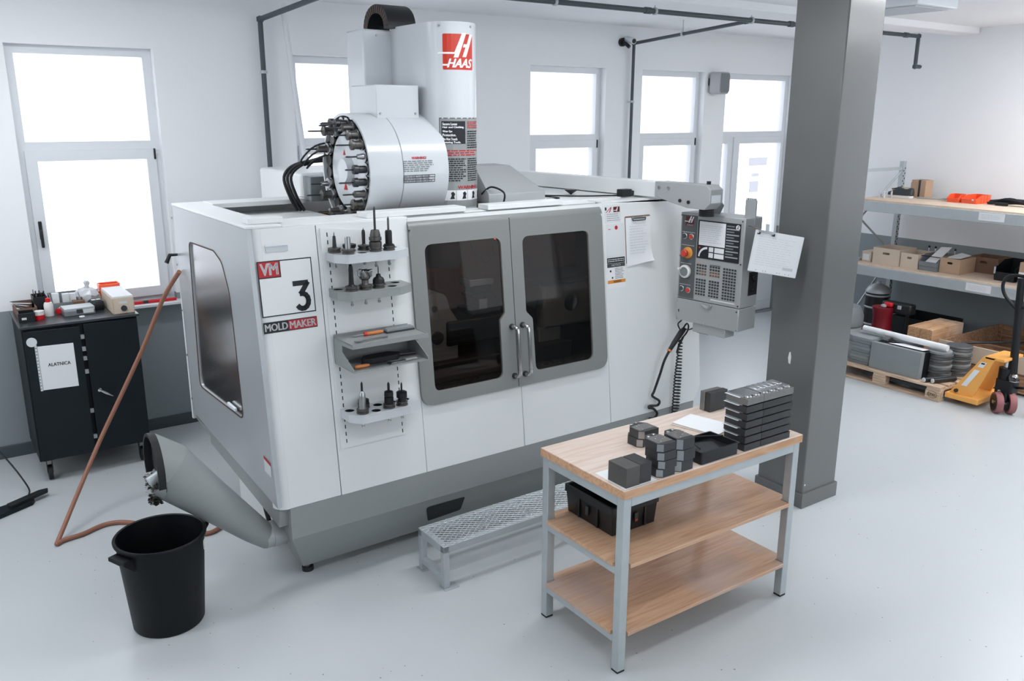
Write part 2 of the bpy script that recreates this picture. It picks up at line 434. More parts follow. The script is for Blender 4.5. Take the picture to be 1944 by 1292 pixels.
d = bpy.data.objects.new('door_1', None); link(d); d.location = (8.26, Y1, 0); struct(d)
MB().prism(rect(0, .012, 1.27, 3.08), XZ(.085), XZ(.15), [rect(.055, 2.39, 1.215, 3.015), rect(.04, .75, .20, 2.245), rect(.29, .03, 1.235, 2.32)]).build('frame', 'frame_white', d, .006)
lf = MB().prism(rect(.285, .03, 1.24, 2.325), XZ(.065), XZ(.14), [rect(.39, .95, 1.195, 2.243)]).build('door_leaf', 'frame_white', d, .006)
box('pane', 'window_glass', d, .055, .112, 2.39, 1.215, .118, 3.015)
box('pane', 'window_glass', d, .04, .112, .75, .20, .118, 2.245)
box('pane', 'window_glass', lf, .39, .10, .95, 1.195, .106, 2.243)
box('door_panel', 'frame_white', lf, .42, .055, .15, 1.16, .066, .84, .004)
tube('door_handle', 'steel', lf, [(.335, .06, 1.08), (.335, .015, 1.08), (.47, .015, 1.08)], .011)
for (a, b_, c, e) in ((.63, 1.96, .98, 2.06), (.70, 1.82, .84, 1.86), (.67, 1.62, .84, 1.76)):
    box('notice', 'thin_paper', lf, a, .094, b_, c, .099, e)

# grey column
c = bpy.data.objects.new('column', None); link(c); c.location = (4.667, 3.225, 0)
tag(c, 'tall dark grey square concrete column behind the wooden workbench', 'column')
box('shaft', 'column_grey', c, 0.012, 0.012, 0, .375, .39, ZC, .008)
MB().prism(rect(0, 0, .387, .402), XY(0), XY(.105), [rect(.013, .013, .374, .389)]).build('skirting', 'column_grey', c, .006)
flat('paint_chip', 'print_white', c, [(.20, .98), (.215, .985), (.222, 1.02), (.215, 1.06), (.205, 1.065), (.197, 1.03)], YZ(.0105))
flat('paint_chip', 'print_white', c, circ(.03, .165, .007, 8), XZ(.0105))

# fill lamps added under the ceiling, out of view, to brighten walls and machine
def luminaire(x, y, label):
    t = thing('fill_light', label, 'fill light', (x, y, ZC), group='added fill lamps under the ceiling')
    box('housing', 'frame_white', t, -.75, -.16, -.07, .75, .16, 0, .008)
    box('diffuser', 'fill_lamp_light', t, -.73, -.14, -.085, .73, .14, -.071)
    return t
for i, (x, y) in enumerate(((4.5, -1.2), (8.2, -1.2), (1.4, 1.4), (3.1, 3.6), (7.2, 1.2), (6.0, 2.75), (9.0, 3.35), (8.9, 2.4), (8.9, 1.5), (.5, 5.7), (-1.6, 4.2))):
    luminaire(x, y, 'added fill luminaire overhead, out of the picture')

# ceiling unit at the upper right
t = thing('air_conditioner', 'white boxy unit hung under the ceiling right of the grey column', 'air conditioner', (6.37, 3.83, 3.40))
box('housing', 'frame_white', t, 0, 0, 0, .56, .62, .118, .01)
box('grille', 'paper_grey', t, .05, .05, -.008, .51, .57, -.001)

# pipes
def pipe_run(name, label, pts, r, joints=(), hangers=(), coup=1.35):
    t = thing(name, label, 'pipe', pts[0])
    o = Vector(pts[0]); P = [Vector(p)-o for p in pts]
    for i in range(len(P)-1): cyl('pipe', 'pipe_grey', t, P[i], P[i+1], r, n=14)
    for p in P[1:-1]: MB().lathe([(r*.2, -r*coup), (r*coup, -r*.8), (r*coup, r*.8), (r*.2, r*coup)], p).build('elbow', 'pipe_grey', t)
    for (i, f) in joints:
        a, b = P[i], P[i+1]; q = a.lerp(b, f); d_ = (b-a).normalized()*r*1.6
        cyl('coupling', 'pipe_grey', t, q-d_, q+d_, r*1.3, n=14)
    for (i, f) in hangers:
        q = P[i].lerp(P[i+1], f); d_ = (P[i+1]-P[i]).normalized()*.012
        h = cyl('pipe_clip', 'galvanised', t, q-d_, q+d_, r*1.45, n=14)
        top = ZC-o.z
        if abs(d_.z) < .005: cyl('hanger_rod', 'galvanised', h, q, (q.x, q.y, top), .005, n=6)
        else: cyl('stand_off', 'galvanised', h, q, (q.x, q.y+.06, q.z), .006, n=6)
    return t
pipe_run('ceiling_pipe', 'thick dark grey pipe running under the ceiling with drop at right wall',
         [(1.2, 5.6, 3.44), (9.40, 5.6, 3.44), (9.40, 5.6, 3.12), (9.5, 5.6, 3.12)], .021, [(0, .5), (0, .73), (0, .97)], [(0, .38), (0, .51), (0, .66), (0, .9)])
pipe_run('wall_pipe', 'thin dark grey pipe dropping down wall between two far windows',
         [(6.63, 5.6, 3.44), (6.67, 7.24, 3.34), (6.67, 7.24, .3)], .017, [(0, .04)], [(0, .55), (1, .2), (1, .5)])
pipe_run('wall_pipe', 'thin dark grey pipe dropping down wall left of the tool changer',
         [(2.64, 5.6, 3.44), (2.545, 7.24, 3.34), (2.545, 7.24, .4)], .021, [], [(1, .14), (1, .46)])
p = thing('white_pole', 'slim white pole leaning against the wall left of second window', 'pole', (2.918, 6.878, 0))
tube('rod', 'frame_white', p, [(0, 0, .01), (-.218, .252, 3.46)], .022, 12)
cyl('foot', 'rubber', p, (0, 0, 0), (-.002, .002, .03), .025, n=12)

# security camera and loudspeaker on the back wall
t = thing('security_camera', 'small white and black security camera under the ceiling corner', 'camera', (6.57, 7.31, 3.35))
cyl('mount', 'plastic_black', t, (-.02, 0, 0), (-.02, -.03, 0), .045)
tube('bracket', 'plastic_black', t, [(-.02, -.03, 0), (-.02, -.09, -.03), (-.01, -.12, -.055)], .02)
cyl('body', 'frame_white', t, (.03, -.03, .03), (.015, -.16, .005), .034)
cyl('lens', 'plastic_black', t, (.015, -.16, .005), (.0145, -.166, .004), .024)
t = thing('loudspeaker', 'grey loudspeaker mounted high on the wall beside the glazed door', 'speaker', (8.03, 7.31, 2.96))
box('bracket', 'plastic_dark', t, -.09, -.05, -.03, -.05, 0, .05, .004)
sp = [(-.10, -.03), (.06, -.03), (.10, -.17), (-.06, -.17)]
MB().ring([[Vector((a*k, b, z)) for a, b in sp] for z, k in ((-.13, .75), (-.10, .98), (.09, 1.0), (.12, .85))]).build('cabinet', 'speaker_light', t, .012)
MB().ring([[Vector((-.062*k, -.172, z)), Vector((.096*k, -.172, z)), Vector((.096*k, -.176, z)), Vector((-.062*k, -.176, z))] for z, k in ((-.115, .7), (-.09, .93), (.08, .93), (.105, .8))]).build('grille', 'plastic_grey', t)
# ------------------------------------------------------------------ the milling machine
MZ = math.radians(.5345); MO = (1.4328, 4.1309, 0)
MM = thing('milling_machine', 'large white and grey enclosed milling machine with tinted double doors', 'machine', MO, MZ)
LE = math.tan(math.radians(6.1069)); CE, SE = math.cos(math.radians(6.1069)), math.sin(math.radians(6.1069))
def Fm(off): return lambda u, z: Vector((u, (z-.536)*LE-off*CE, z+off*SE))      # leaning front plane
def front(name, m, poly, o0, o1, parent=MM, holes=(), bevel=0.0):
    return MB().prism(poly, Fm(o0), Fm(o1), holes).build(name, m, parent, bevel)
def ml(p):     # machine-local point to world
    c, s = math.cos(MZ), math.sin(MZ)
    return Vector((MO[0]+c*p[0]-s*p[1], MO[1]+s*p[0]+c*p[1], p[2]))

# skirt: vertical band, then sloping inwards to the feet
def skr(u0, u1, d0, d1, z): return [Vector((u0, d0, z)), Vector((u1, d0, z)), Vector((u1, d1, z)), Vector((u0, d1, z))]
MB().ring([skr(0, 3.13, 0, .3, .536), skr(0, 3.13, 0, .3, .354)], True, False).ring([skr(0, 3.13, 0, .3, .354), skr(.115, 3.03, .17, .3, .075)], False, True).build('skirt', 'machine_grey', MM, ang=20)
def skf(u, z): return Vector((u, (.354-z)*.17/.279-.003, z))
flat('service_opening', 'print_black', MM, rpoly([(.914, .148), (1.148, .162), (1.138, .284), (.858, .288)], .018), skf)
box('base_casting', 'iron_black', MM, .95, .45, .06, 2.7, 1.6, .52, .02)
for u, v in ((.17, .25), (2.95, .26), (1.0, 1.3), (2.6, 1.3)):
    f = cyl('levelling_foot', 'steel_dark', MM, (u, v, 0), (u, v, .025), .034)
    cyl('bolt', 'steel', f, (u, v, .025), (u, v, .1), .014, n=10)
# enclosure floor pan, overhanging on the left
MB().ring([skr(-.06, 3.18, .02, 1.56, .62), skr(.0, 3.12, .05, 1.5, .50)]).build('sump_pan', 'machine_grey', MM)
# left side panel with tinted window
sp = [(-.005, .56), (1.25, .635), (1.52, .66), (1.585, 2.03), (.165, 2.03)]
gl = rpoly([(1.30, .905), (.455, .93), (.52, 1.64), (.62, 1.80), (.75, 1.845), (1.245, 1.835)], [.06, .06, .2, .1, .1, .05])
MB().prism(sp, YZ(-.07), YZ(-.045), [gl]).build('side_panel', 'side_satin', MM, .006)
MB().prism(gl, YZ(-.062), YZ(-.056)).build('side_window', 'side_glass', MM)
gi = rpoly([(1.309, .897), (.449, .923), (.515, 1.641), (.617, 1.806), (.75, 1.852), (1.252, 1.842)], [.06, .06, .2, .1, .1, .05])
MB().prism(gi, YZ(-.073), YZ(-.0685), [gl]).build('window_seal', 'seal_brown', MM)
box('window_latch', 'frame_white', MM, -.085, .56, .945, -.07, .70, .965, .004)
MB().prism([(.03, .535), (1.25, .635), (1.25, .52), (.05, .42)], YZ(-.05), YZ(.02)).build('lower_flange', 'machine_grey', MM)
lb = flat('warning_label', 'tag_white', MM, [(.052, .715), (.155, .722), (.155, .812), (.052, .80)], YZ(-.0715))
flat('warning_stripe', 'print_red', lb, [(.052, .782), (.155, .794), (.155, .812), (.052, .80)], YZ(-.0725))
for z in (.75, 1.05, 1.35, 1.65, 1.95): cyl('screw', 'steel', MM, (-.075, 1.535+.034*(z-.66)/.7, z), (-.069, 1.535+.034*(z-.66)/.7, z), .007, n=8)
# rounded front left corner
cp = []
for z in (.536, 2.03):
    d0 = (z-.536)*LE
    cp.append([Vector((0-.07*math.sin(t), d0+.07*(1-math.cos(t)), z)) for t in [PI/2*i/6 for i in range(7)]]+[Vector((-.03, d0+.075, z)), Vector((0, d0+.03, z))])
MB().ring(cp).build('corner_post', 'machine_white', MM)
# front panels
front('front_panel', 'machine_white', rect(0, .536, .297, 2.03), -.03, 0, bevel=.003)
front('front_panel', 'machine_white', rect(.301, .536, .846, 2.03), -.03, .002, bevel=.003)
front('front_panel', 'machine_white', rect(.849, .536, 1.57, .96), -.03, 0, bevel=.003)
front('front_panel', 'machine_white', rect(1.5725, .536, 2.31, .96), -.03, 0, bevel=.003)
front('front_panel', 'machine_white', [(2.3125, .536), (3.13, .536), (3.205, .64), (3.22, 2.0), (2.3125, 2.03)], -.03, 0, bevel=.003)
front('door_surround', 'machine_white', rect(.849, .9605, 2.31, 2.03), -.03, -.001, holes=[rect(.92, .99, 2.20, 1.93)])
box('side_panel', 'machine_white', MM, 3.18, .2, .55, 3.205, 1.56, 2.0, .004)
# name plate panel left
pl = flat('type_plate', 'print_black', MM, rect(-.037, 1.577, .257, 1.865), Fm(.0015))
flat('plate_field', 'machine_white', pl, rect(-.031, 1.583, .251, 1.859), Fm(.0025))
flat('red_field', 'print_black', pl, rect(-.037, 1.776, .085, 1.865), Fm(.003))
flat('red_field', 'print_red', pl, rect(-.032, 1.782, .079, 1.860), Fm(.0035))
text('lettering', 'print_white', pl, 'VM', -.024, 1.792, .072, 1.852, Fm(.0045), .045)
st = MB(); pth = [(.141, 1.735), (.222, 1.735), (.186, 1.684)]+[(.186+.034*math.cos(a), 1.640+.040*math.sin(a)) for a in [math.radians(100-25*i) for i in range(11)]]
for i in range(len(pth)-1):
    a, b = Vector(pth[i]), Vector(pth[i+1]); d_ = (b-a).normalized(); n_ = Vector((-d_.y, d_.x))*.0135
    a2 = a if i == 0 else a-d_*.005; b2 = b if i == len(pth)-2 else b+d_*.005
    st.add([Fm(.004)(*p) for p in (a2-n_, b2-n_, b2+n_, a2+n_)], [(0, 1, 2, 3)])
st.build('numeral', 'print_black', pl, smooth=False)
mm = flat('name_plate', 'print_black', MM, rect(-.037, 1.493, .257, 1.551), Fm(.0015))
flat('red_field', 'print_red', mm, rect(.098, 1.497, .254, 1.547), Fm(.0025))
text('lettering', 'print_white', mm, 'MOLD', -.031, 1.504, .093, 1.541, Fm(.0035), .045)
text('lettering', 'print_white', mm, 'MAKER', .103, 1.504, .250, 1.541, Fm(.0035), .045)
front('slot_handle', 'galvanised', rect(.017, 1.908, .137, 1.945), 0, .004, bevel=.001)
front('slot_lip', 'frame_white', rect(.015, 1.938, .139, 1.947), .004, .009)
# perforated tool board
tb = front('tool_board', 'machine_white', rpoly([(.318, .80), (.728, .80), (.745, 1.96), (.318, 2.012)], .006), .002, .012, bevel=.002)
mbs = MB()
for u, za, zb in ((.355, .83, 1.985), (.704, .83, 1.97)):
    z = zb
    while z > za: mbs.add([Fm(.0125)(*p) for p in rect(u-.003, z-.022, u+.003, z)], [(0, 1, 2, 3)]); z -= .0405
stuff(mbs.build('hook_slots', 'print_black', tb, smooth=False))
# doors
def door(name, outer, orad, glass, grad):
    g = rpoly(glass, grad, 6)
    d_ = front(name, 'door_grey', rpoly(outer, orad, 6), .0, .022, holes=[g], bevel=.006)
    front('glass', 'door_glass', g, .004, .010, parent=d_)
    return d_
dl = door('left_door', [(.842, .935), (1.535, .935), (1.535, 1.975), (.842, 1.975)], [.085, 0, 0, .05],
          [(.934, 1.013), (1.424, 1.013), (1.426, 1.37), (1.465, 1.41), (1.465, 1.872), (.934, 1.872)], [.045, .045, .03, .03, .05, .05])
dr = door('right_door', [(1.540, .935), (2.285, .935), (2.285, 1.975), (1.540, 1.975)], [0, .085, .05, 0],
          [(1.678, 1.013), (2.16, 1.013), (2.162, 1.864), (1.626, 1.866), (1.626, 1.40), (1.674, 1.352)], [.045, .045, .045, .05, .03, .03])
for d_, u in ((dl, 1.508), (dr, 1.59)):
    pts = [(u, 1.32, .02), (u, 1.32, .055), (u+.004, 1.305, .075), (u+.006, 1.28, .08), (u+.006, 1.05, .08), (u+.004, 1.025, .075), (u, 1.01, .055), (u, 1.01, .02)]
    tube('handle', 'chrome', d_, smooth_path([Fm(o)(a, z) for a, z, o in pts], 4), .0125, 12)
    for z in (1.32, 1.01): cyl('handle_boss', 'steel_dark', d_, Fm(.02)(u, z), Fm(.03)(u, z), .019)
# rolled hood above the doors
hood = []
for u in (.842, 2.285):
    c = Fm(0)(u, 1.965)
    hood.append([c+Vector((0, .05-.072*math.cos(t), .055*math.sin(t))) for t in [PI/2*i/8 for i in range(9)]]+[c+Vector((0, .05, -.01))])
MB().ring(hood).build('door_hood', 'door_grey', MM)
front('hood_seam', 'print_black', rect(1.5355, 1.95, 1.5395, 1.985), .0, .0225)

# roof sheets and rails
box('roof_sheet', 'machine_white', MM, -.07, .165, 2.03, .12, 1.585, 2.043, .003)
box('roof_block', 'machine_white', MM, -.03, .24, 2.043, .155, .33, 2.075, .004)
box('roof_sheet', 'machine_white', MM, .12, .16, 2.025, .85, .47, 2.036, .003)
box('roof_sheet', 'machine_white', MM, .12, .47, 1.955, .76, 1.56, 1.967, .003)
box('roof_rail', 'machine_white', MM, .62, .20, 2.036, 1.27, .33, 2.066, .003)
box('roof_rail', 'machine_white', MM, 1.42, .185, 2.036, 2.0, .30, 2.066, .003)
box('roof_sheet', 'machine_white', MM, .85, .215, 2.022, 2.30, .36, 2.034, .003)
box('roof_sheet', 'machine_white', MM, 1.62, .30, 2.03, 3.2, 1.56, 2.045, .003)
box('roof_sheet', 'machine_white', MM, 2.305, .16, 2.026, 3.2, .31, 2.038, .003)
box('rear_wall', 'machine_white', MM, -.07, 1.56, .6, 3.2, 1.585, 2.045, .003)
box('rear_ledge', 'machine_white', MM, .12, 1.35, 2.02, .75, 1.56, 2.05, .003)
# column housing behind the enclosure
box('machine_column', 'machine_white', MM, .8, 1.585, .3, 2.4, 2.4, 2.2, .02)

# tool changer drum, axis along the front
DC = (.777, 2.262); DR = .34
def drum_pt(u, th, r): return Vector((u, DC[0]-r*math.cos(th), DC[1]+r*math.sin(th)))
def drum(name, m, u0, u1, r, r2=None, n=64):
    return MB().ring([[drum_pt(u0, 2*PI*i/n, r) for i in range(n)], [drum_pt(u1, 2*PI*i/n, r2 or r) for i in range(n)]]).build(name, m, MM, .004)
td = MB().ring([[drum_pt(.77, 2*PI*i/64, .325) for i in range(64)], [drum_pt(.77, 2*PI*i/64, .34) for i in range(64)], [drum_pt(.985, 2*PI*i/64, .34) for i in range(64)], [drum_pt(.985, 2*PI*i/64, .325) for i in range(64)]], closed=True).build('drum_shroud', 'machine_gloss', MM)
drum('drum_housing', 'machine_gloss', .988, 1.30, .343)
drum('drum_back', 'steel_dark', .84, .845, .325)
carousel = drum('carousel', 'machine_gloss', .79, .84, .235)
flat('warning_sign', 'print_red', carousel, [(DC[0]+.02, DC[1]-.12), (DC[0]+.075, DC[1]-.12), (DC[0]+.048, DC[1]-.07)], YZ(.788))
flat('warning_sign', 'print_red', carousel, [(DC[0]+.03, DC[1]+.09), (DC[0]+.065, DC[1]+.09), (DC[0]+.048, DC[1]+.125)], YZ(.788))
cyl('hub', 'machine_gloss', carousel, (.75, DC[0], DC[1]), (.79, DC[0], DC[1]), .07, .09, n=32)
for k in range(24):
    th = 2*PI*k/24+.08
    p = drum_pt(.80, th, .282)
    MB().lathe([(.024, -.008), (.035, -.010), (.036, 0), (.036, .045), (.024, .045)], (.795, p.y, p.z), 'x').build('tool_pocket', 'steel_worn', carousel)
# warning text on the drum
def dl_(o): return lambda u, z: drum_pt(u, math.asin(max(-1, min(1, (z-DC[1])/DR))), .3435+o)
wl = text('warning_heading', 'print_red', MM, 'WARNING!', 1.045, 2.335, 1.145, 2.350, dl_(.001), .06)
lines('warning_print', 'print_grey', wl, .985, 1.20, 2.262, 2.33, 6, dl_(.001), 3)
tbm = MB()
for z in (2.20, 2.214, 2.228, 2.242): tbm.add([dl_(.001)(*p) for p in rect(.985, z, 1.20, z+.003)], [(0, 1, 2, 3)])
for u in (.985, 1.065, 1.11, 1.155, 1.197): tbm.add([dl_(.001)(*p) for p in rect(u, 2.2, u+.003, 2.245)], [(0, 1, 2, 3)])
tbm.build('warning_table', 'print_black', wl, smooth=False)
lines('warning_table_print', 'print_grey', wl, .99, 1.19, 2.203, 2.243, 3, dl_(.0015), 9, .4)
# box on the drum and head covers
box('changer_cover', 'machine_gloss', MM, .925, .64, 2.5, 1.215, .98, 2.765, .006)
for u in (.95, 1.19): cyl('screw', 'steel', MM, (u, .632, 2.60), (u, .640, 2.60), .007, n=8)
HC = (1.42, .62); HR = .17
hp = [(1.25, 1.06)]+[(HC[0]-HR*math.cos(t), HC[1]-HR*math.sin(t)) for t in [PI*i/32 for i in range(33)]]+[(1.59, 1.06)]
MB().prism(hp, XY(2.0), XY(3.13)).build('head_cover', 'machine_gloss', MM, .006)
box('head_rear_cover', 'machine_gloss', MM, 1.055, 1.05, 2.04, 1.6, 1.30, 3.115, .012)
def hd(o): return lambda s, z: Vector((HC[0]-(HR+o)*math.cos(s/HR), HC[1]-(HR+o)*math.sin(s/HR), z))     # s = arc length from the left edge of the curved nose
def curved(name, m, parent, poly, o, cuts=8):
    """flat print bent round the nose"""
    xs = [p[0] for p in poly]; mb = MB(); n = len(poly)
    tri = tessellate_polygon([[Vector((p[0], p[1], 0)) for p in poly]])
    bm = bmesh.new(); vs = [bm.verts.new((p[0], p[1], 0)) for p in poly]
    for t in tri: bm.faces.new([vs[i] for i in t])
    for _ in range(3):
        es = [e for e in bm.edges if abs(e.verts[0].co.x-e.verts[1].co.x) > .03]
        if not es: break
        bmesh.ops.subdivide_edges(bm, edges=es, cuts=1); bmesh.ops.triangulate(bm, faces=bm.faces)
    bm.verts.index_update()
    mb.add([hd(o)(v.co.x, v.co.y) for v in bm.verts], [tuple(v.index for v in f.verts) for f in bm.faces]); bm.free()
    return mb.build(name, m, parent, smooth=False)
def hdx(u):   # arc position of a point seen at offset u from the nose axis
    return HR*math.acos(max(-1, min(1, -(u-HC[0])/HR)))
SA, SB = .135, .345      # arc range of the logo and sign as seen from the left front
SC = .42
lg = curved('logo_plate', 'logo_red', MM, rect(SA+.005, 2.855, SB, 3.06, .008), .001)
W = SB-SA
def LG(a, b): return (SA+a*W, 2.855+b*.205)
curved('logo_mark', 'print_white', lg, [LG(-.1, .49), LG(.36, .49), LG(.60, 1.03), LG(.74, 1.03), LG(.47, .34), LG(.33, .34), LG(.37, .44), LG(-.13, .44)], .002)
curved('logo_mark', 'print_white', lg, [LG(.60, .36), LG(.73, .36), LG(1.0, 1.0), LG(.87, 1.0), LG(.76, .72), LG(.65, .72), LG(.62, .63), LG(.71, .63)], .002)
curved('logo_mark', 'print_white', lg, [LG(.02, .11), LG(.2, .11), LG(.22, .16), LG(.02, .16)], .002)
text('lettering', 'print_white', lg, 'HAAS', SA+.14*W, 2.868, SA+.97*W, 2.918, hd(.002), .06, .35)
sg = curved('safety_sign', 'print_black', MM, rect(SA-.025, 2.03, SC+.02, 2.575, .002), .001)
curved('sign_field', 'machine_grey', sg, rect(SA-.021, 2.03, SC+.02, 2.571), .002)
curved('black_field', 'print_black', sg, rect(SA-.010, 2.42, SA+.14, 2.555), .003)
for i, w in enumerate(('Secure Loose', 'Hair and Clothing.', 'Wear Eye', 'Protection.', 'Do Not Touch', 'Rotating Tools.')):
    z = 2.537-i*.0205-(i//2)*.004
    text('lettering', 'print_white', sg, w, SA-.004, z-.006, SA-.004+.0075*len(w), z+.009, hd(.004), .07)
lines('red_print', 'print_red', sg, SA+.155, SC, 2.51, 2.555, 4, hd(.003), 11)
lines('small_print', 'print_black', sg, SA+.155, SC, 2.39, 2.50, 8, hd(.003), 12)
lines('red_print', 'print_red', sg, SA, SC, 2.345, 2.385, 3, hd(.003), 13)
lines('small_print', 'print_black', sg, SA-.01, SA+.145, 2.19, 2.335, 11, hd(.003), 14)
lines('small_print', 'print_black', sg, SA+.155, SC, 2.19, 2.335, 11, hd(.003), 15)
text('lettering', 'print_red', sg, 'WARNING', SA+.085, 2.145, SA+.25, 2.165, hd(.003), .06)
pf = curved('pictogram_strip', 'print_white', sg, rect(SA, 2.075, SC+.01, 2.138), .003)
for i in range(4):
    a = SA+.006+i*.076
    curved('pictogram', 'print_black', pf, [(a+.03, 2.083), (a+.06, 2.085), (a+.055, 2.10), (a+.062, 2.115), (a+.05, 2.13), (a+.036, 2.122), (a+.04, 2.105)], .004)
    curved('divider', 'print_grey', pf, rect(a+.0685, 2.076, a+.071, 2.137), .004)
for s_ in (.12, .33): cyl('screw', 'steel', MM, hd(0)(s_, 3.105), hd(.006)(s_, 3.105), .007, n=8)
cyl('screw', 'steel', MM, (1.15, 1.044, 3.08), (1.15, 1.05, 3.08), .008, n=8)
# cable chain arching over the head
def arch(name, m, u0, u1, c, ro, ri, zz):
    n = 16
    out = [(c-ro*math.cos(PI*i/n), 3.12+zz*ro*math.sin(PI*i/n)**.85) for i in range(n+1)]
    inn = [(c-ri*math.cos(PI*i/n), 3.12+zz*ri*math.sin(PI*i/n)**.85) for i in range(n, -1, -1)]
    return MB().prism(out+inn, YZ(u0), YZ(u1)).build(name, m, MM)
ch = arch('cable_chain', 'plastic_black', 1.2, 1.40, 1.156, .175, .115, .90)
for i in range(1, 16):
    t = PI*i/16
    p0 = Vector((1.198, 1.156-.117*math.cos(t), 3.12+.105*math.sin(t)**.85)); p1 = Vector((1.198, 1.156-.173*math.cos(t), 3.12+.1555*math.sin(t)**.85))
    tg = (p1-p0).cross(Vector((1, 0, 0))).normalized()*.0105
    MB().add([p0-tg*.8, p1-tg, p1+tg, p0+tg*.8, p0-tg*.8+Vector((.004, 0, 0)), p1-tg+Vector((.004, 0, 0)), p1+tg+Vector((.004, 0, 0)), p0+tg*.8+Vector((.004, 0, 0))], [(0, 1, 2, 3), (4, 5, 6, 7), (0, 1, 5, 4), (2, 3, 7, 6), (1, 2, 6, 5), (0, 3, 7, 4)]).build('chain_link', 'chain_brown', ch, smooth=False)
# cables looping behind the drum
for k, (a, b_, c) in enumerate(((.60, 1.28, .26), (.585, 1.30, .24), (.62, 1.27, .20))):
    tube('cable', 'rubber', MM, smooth_path([(.98, 1.14+.015*k, 2.30), (.80, 1.20, 2.30+.008*k), (a+.07, b_, 2.275), (a, b_+.02, 2.20), (a+.02, b_, 2.08), (a+.07, b_, 1.98)], 5), .010)
for k in range(3):
    tube('cable', 'rubber', MM, smooth_path([(.86, 1.02, 2.43-.03*k), (.72, 1.10, 2.40-.04*k), (.64+.02*k, 1.16, 2.30-.02*k), (.74, 1.14, 2.31), (.9, 1.08, 2.37)], 5), .006)
box('junction_box', 'plastic_grey', MM, .72, 1.22, 2.04, .95, 1.34, 2.20, .006)
# sloped sheet metal cover right of the head
cv = [[Vector((1.57, .40, 2.046)), Vector((2.02, .40, 2.046)), Vector((2.10, .95, 2.046)), Vector((1.66, .95, 2.046))],
      [Vector((1.57, .40, 2.105)), Vector((2.02, .40, 2.105)), Vector((2.10, .95, 2.11)), Vector((1.66, .95, 2.11))],
      [Vector((1.66, .70, 2.262)), Vector((1.945, .70, 2.262)), Vector((1.99, .95, 2.262)), Vector((1.70, .95, 2.262))]]
MB().ring(cv).build('way_cover', 'panel_grey', MM, .004, ang=15)
tube('cable', 'rubber', MM, smooth_path([(1.64, .34, 2.05), (1.63, .32, 2.12), (1.60, .42, 2.15), (1.58, .5, 2.1)], 5), .006)
tube('cable', 'rubber', MM, smooth_path([(2.03, .40, 2.052), (2.12, .38, 2.055), (2.16, .47, 2.052), (2.12, .58, 2.052), (2.05, .62, 2.052)], 6), .004)
tube('cable', 'rubber', MM, smooth_path([(2.18, .62, 2.052), (2.36, .45, 2.052), (2.58, .35, 2.052), (2.72, .30, 2.052)], 6), .005)
MB().lathe([(.002, 0), (.045, .03), (.045, .036), (.005, .04)], (2.42, .62, 2.046)).build('nozzle_cup', 'plastic_black', MM)

# pendant arm
def obar(name, m, a, b, hw, z0, z1, bevel=.004, parent=MM):
    a = Vector((a[0], a[1], 0)); b = Vector((b[0], b[1], 0)); d_ = (b-a).normalized(); n_ = Vector((-d_.y, d_.x, 0))*hw
    return MB().ring([[p+Vector((0, 0, z)) for p in (a-n_, b-n_, b+n_, a+n_)] for z in (z0, z1)]).build(name, m, parent, bevel)
obar('pendant_arm', 'machine_white', (2.66, 1.52), (2.79, .10), .055, 2.052, 2.155)
br = MB().prism([(.10, 2.056), (-.18, 2.0), (-.32, 2.0), (-.36, 2.04), (-.36, 2.13), (-.32, 2.158), (.10, 2.158)],
                lambda a, b: Vector((2.79+.06-(a-.10)*.09, a, b)), lambda a, b: Vector((2.79-.06-(a-.10)*.09, a, b))).build('arm_bracket', 'panel_grey', MM, .003)
for (d_, z) in ((.06, 2.12), (-.02, 2.12), (-.12, 2.045), (-.19, 2.04)):
    u = 2.73-(d_-.10)*.09
    cyl('bolt', 'chrome' if z > 2.1 else 'rubber', br, (u+.002, d_, z), (u-.006, d_, z), .012, n=10)
flat('sticker', 'tag_white', br, [(2.78, 2.045), (2.87, 2.045), (2.87, 2.095), (2.78, 2.095)], XZ(-.362))
cyl('cap', 'rubber', br, (2.84, -.28, 2.158), (2.84, -.28, 2.178), .014)
cyl('pendant_pivot', 'rubber', MM, (2.88, -.24, 1.945), (2.88, -.24, 2.0), .05, n=24)

# control pendant
PA = Vector((2.901, .004, 1.95)); pa = math.radians(-83.774-.5345)
e1 = Vector((math.cos(pa), math.sin(pa), 0)); en = Vector((-e1.y, e1.x, 0))      # en points into the box
def Pd(off): return lambda s, t: PA+e1*s-en*off+Vector((0, 0, -t))
PW, PT = .516, .195
pd = MB().prism(rect(0, 0, PW, .597), Pd(0), Pd(-PT)).build('control_pendant', 'panel_grey', MM, .006)
MB().prism(rect(0, .600, PW, .756), Pd(.004), Pd(-PT)).build('lower_box', 'panel_grey', pd, .005)
MB().prism(rect(.14, .757, .41, .822), Pd(-.01), Pd(-.12)).build('underside_box', 'panel_grey', pd, .004)
MB().prism(rect(.14, .80, .24, .84), Pd(-.06), Pd(-.11)).build('cable_gland', 'plastic_black', pd, .004)
flat('dark_field', 'panel_dark', pd, rect(.012, .016, .142, .59, .004), Pd(.0015))
lgp = flat('logo_plate', 'print_maroon', pd, rect(.043, .024, .112, .09), Pd(.0025))
def PL(a, b): return (.043+a*.069, .09-b*.066)
flat('logo_mark', 'print_white', lgp, [PL(-.1, .52), PL(.36, .52), PL(.60, 1.03), PL(.76, 1.03), PL(.47, .34), PL(.33, .34), PL(.37, .44), PL(-.13, .44)], Pd(.0035))
flat('logo_mark', 'print_white', lgp, [PL(.60, .36), PL(.75, .36), PL(1.02, 1.0), PL(.87, 1.0), PL(.76, .72), PL(.65, .72), PL(.62, .63), PL(.71, .63)], Pd(.0035))
def Pup(off): return lambda s, t: Pd(off)(s, -t)
text('lettering', 'print_white', lgp, 'HAAS', .052, -.088, .112, -.075, Pup(.0035), .03, .35)
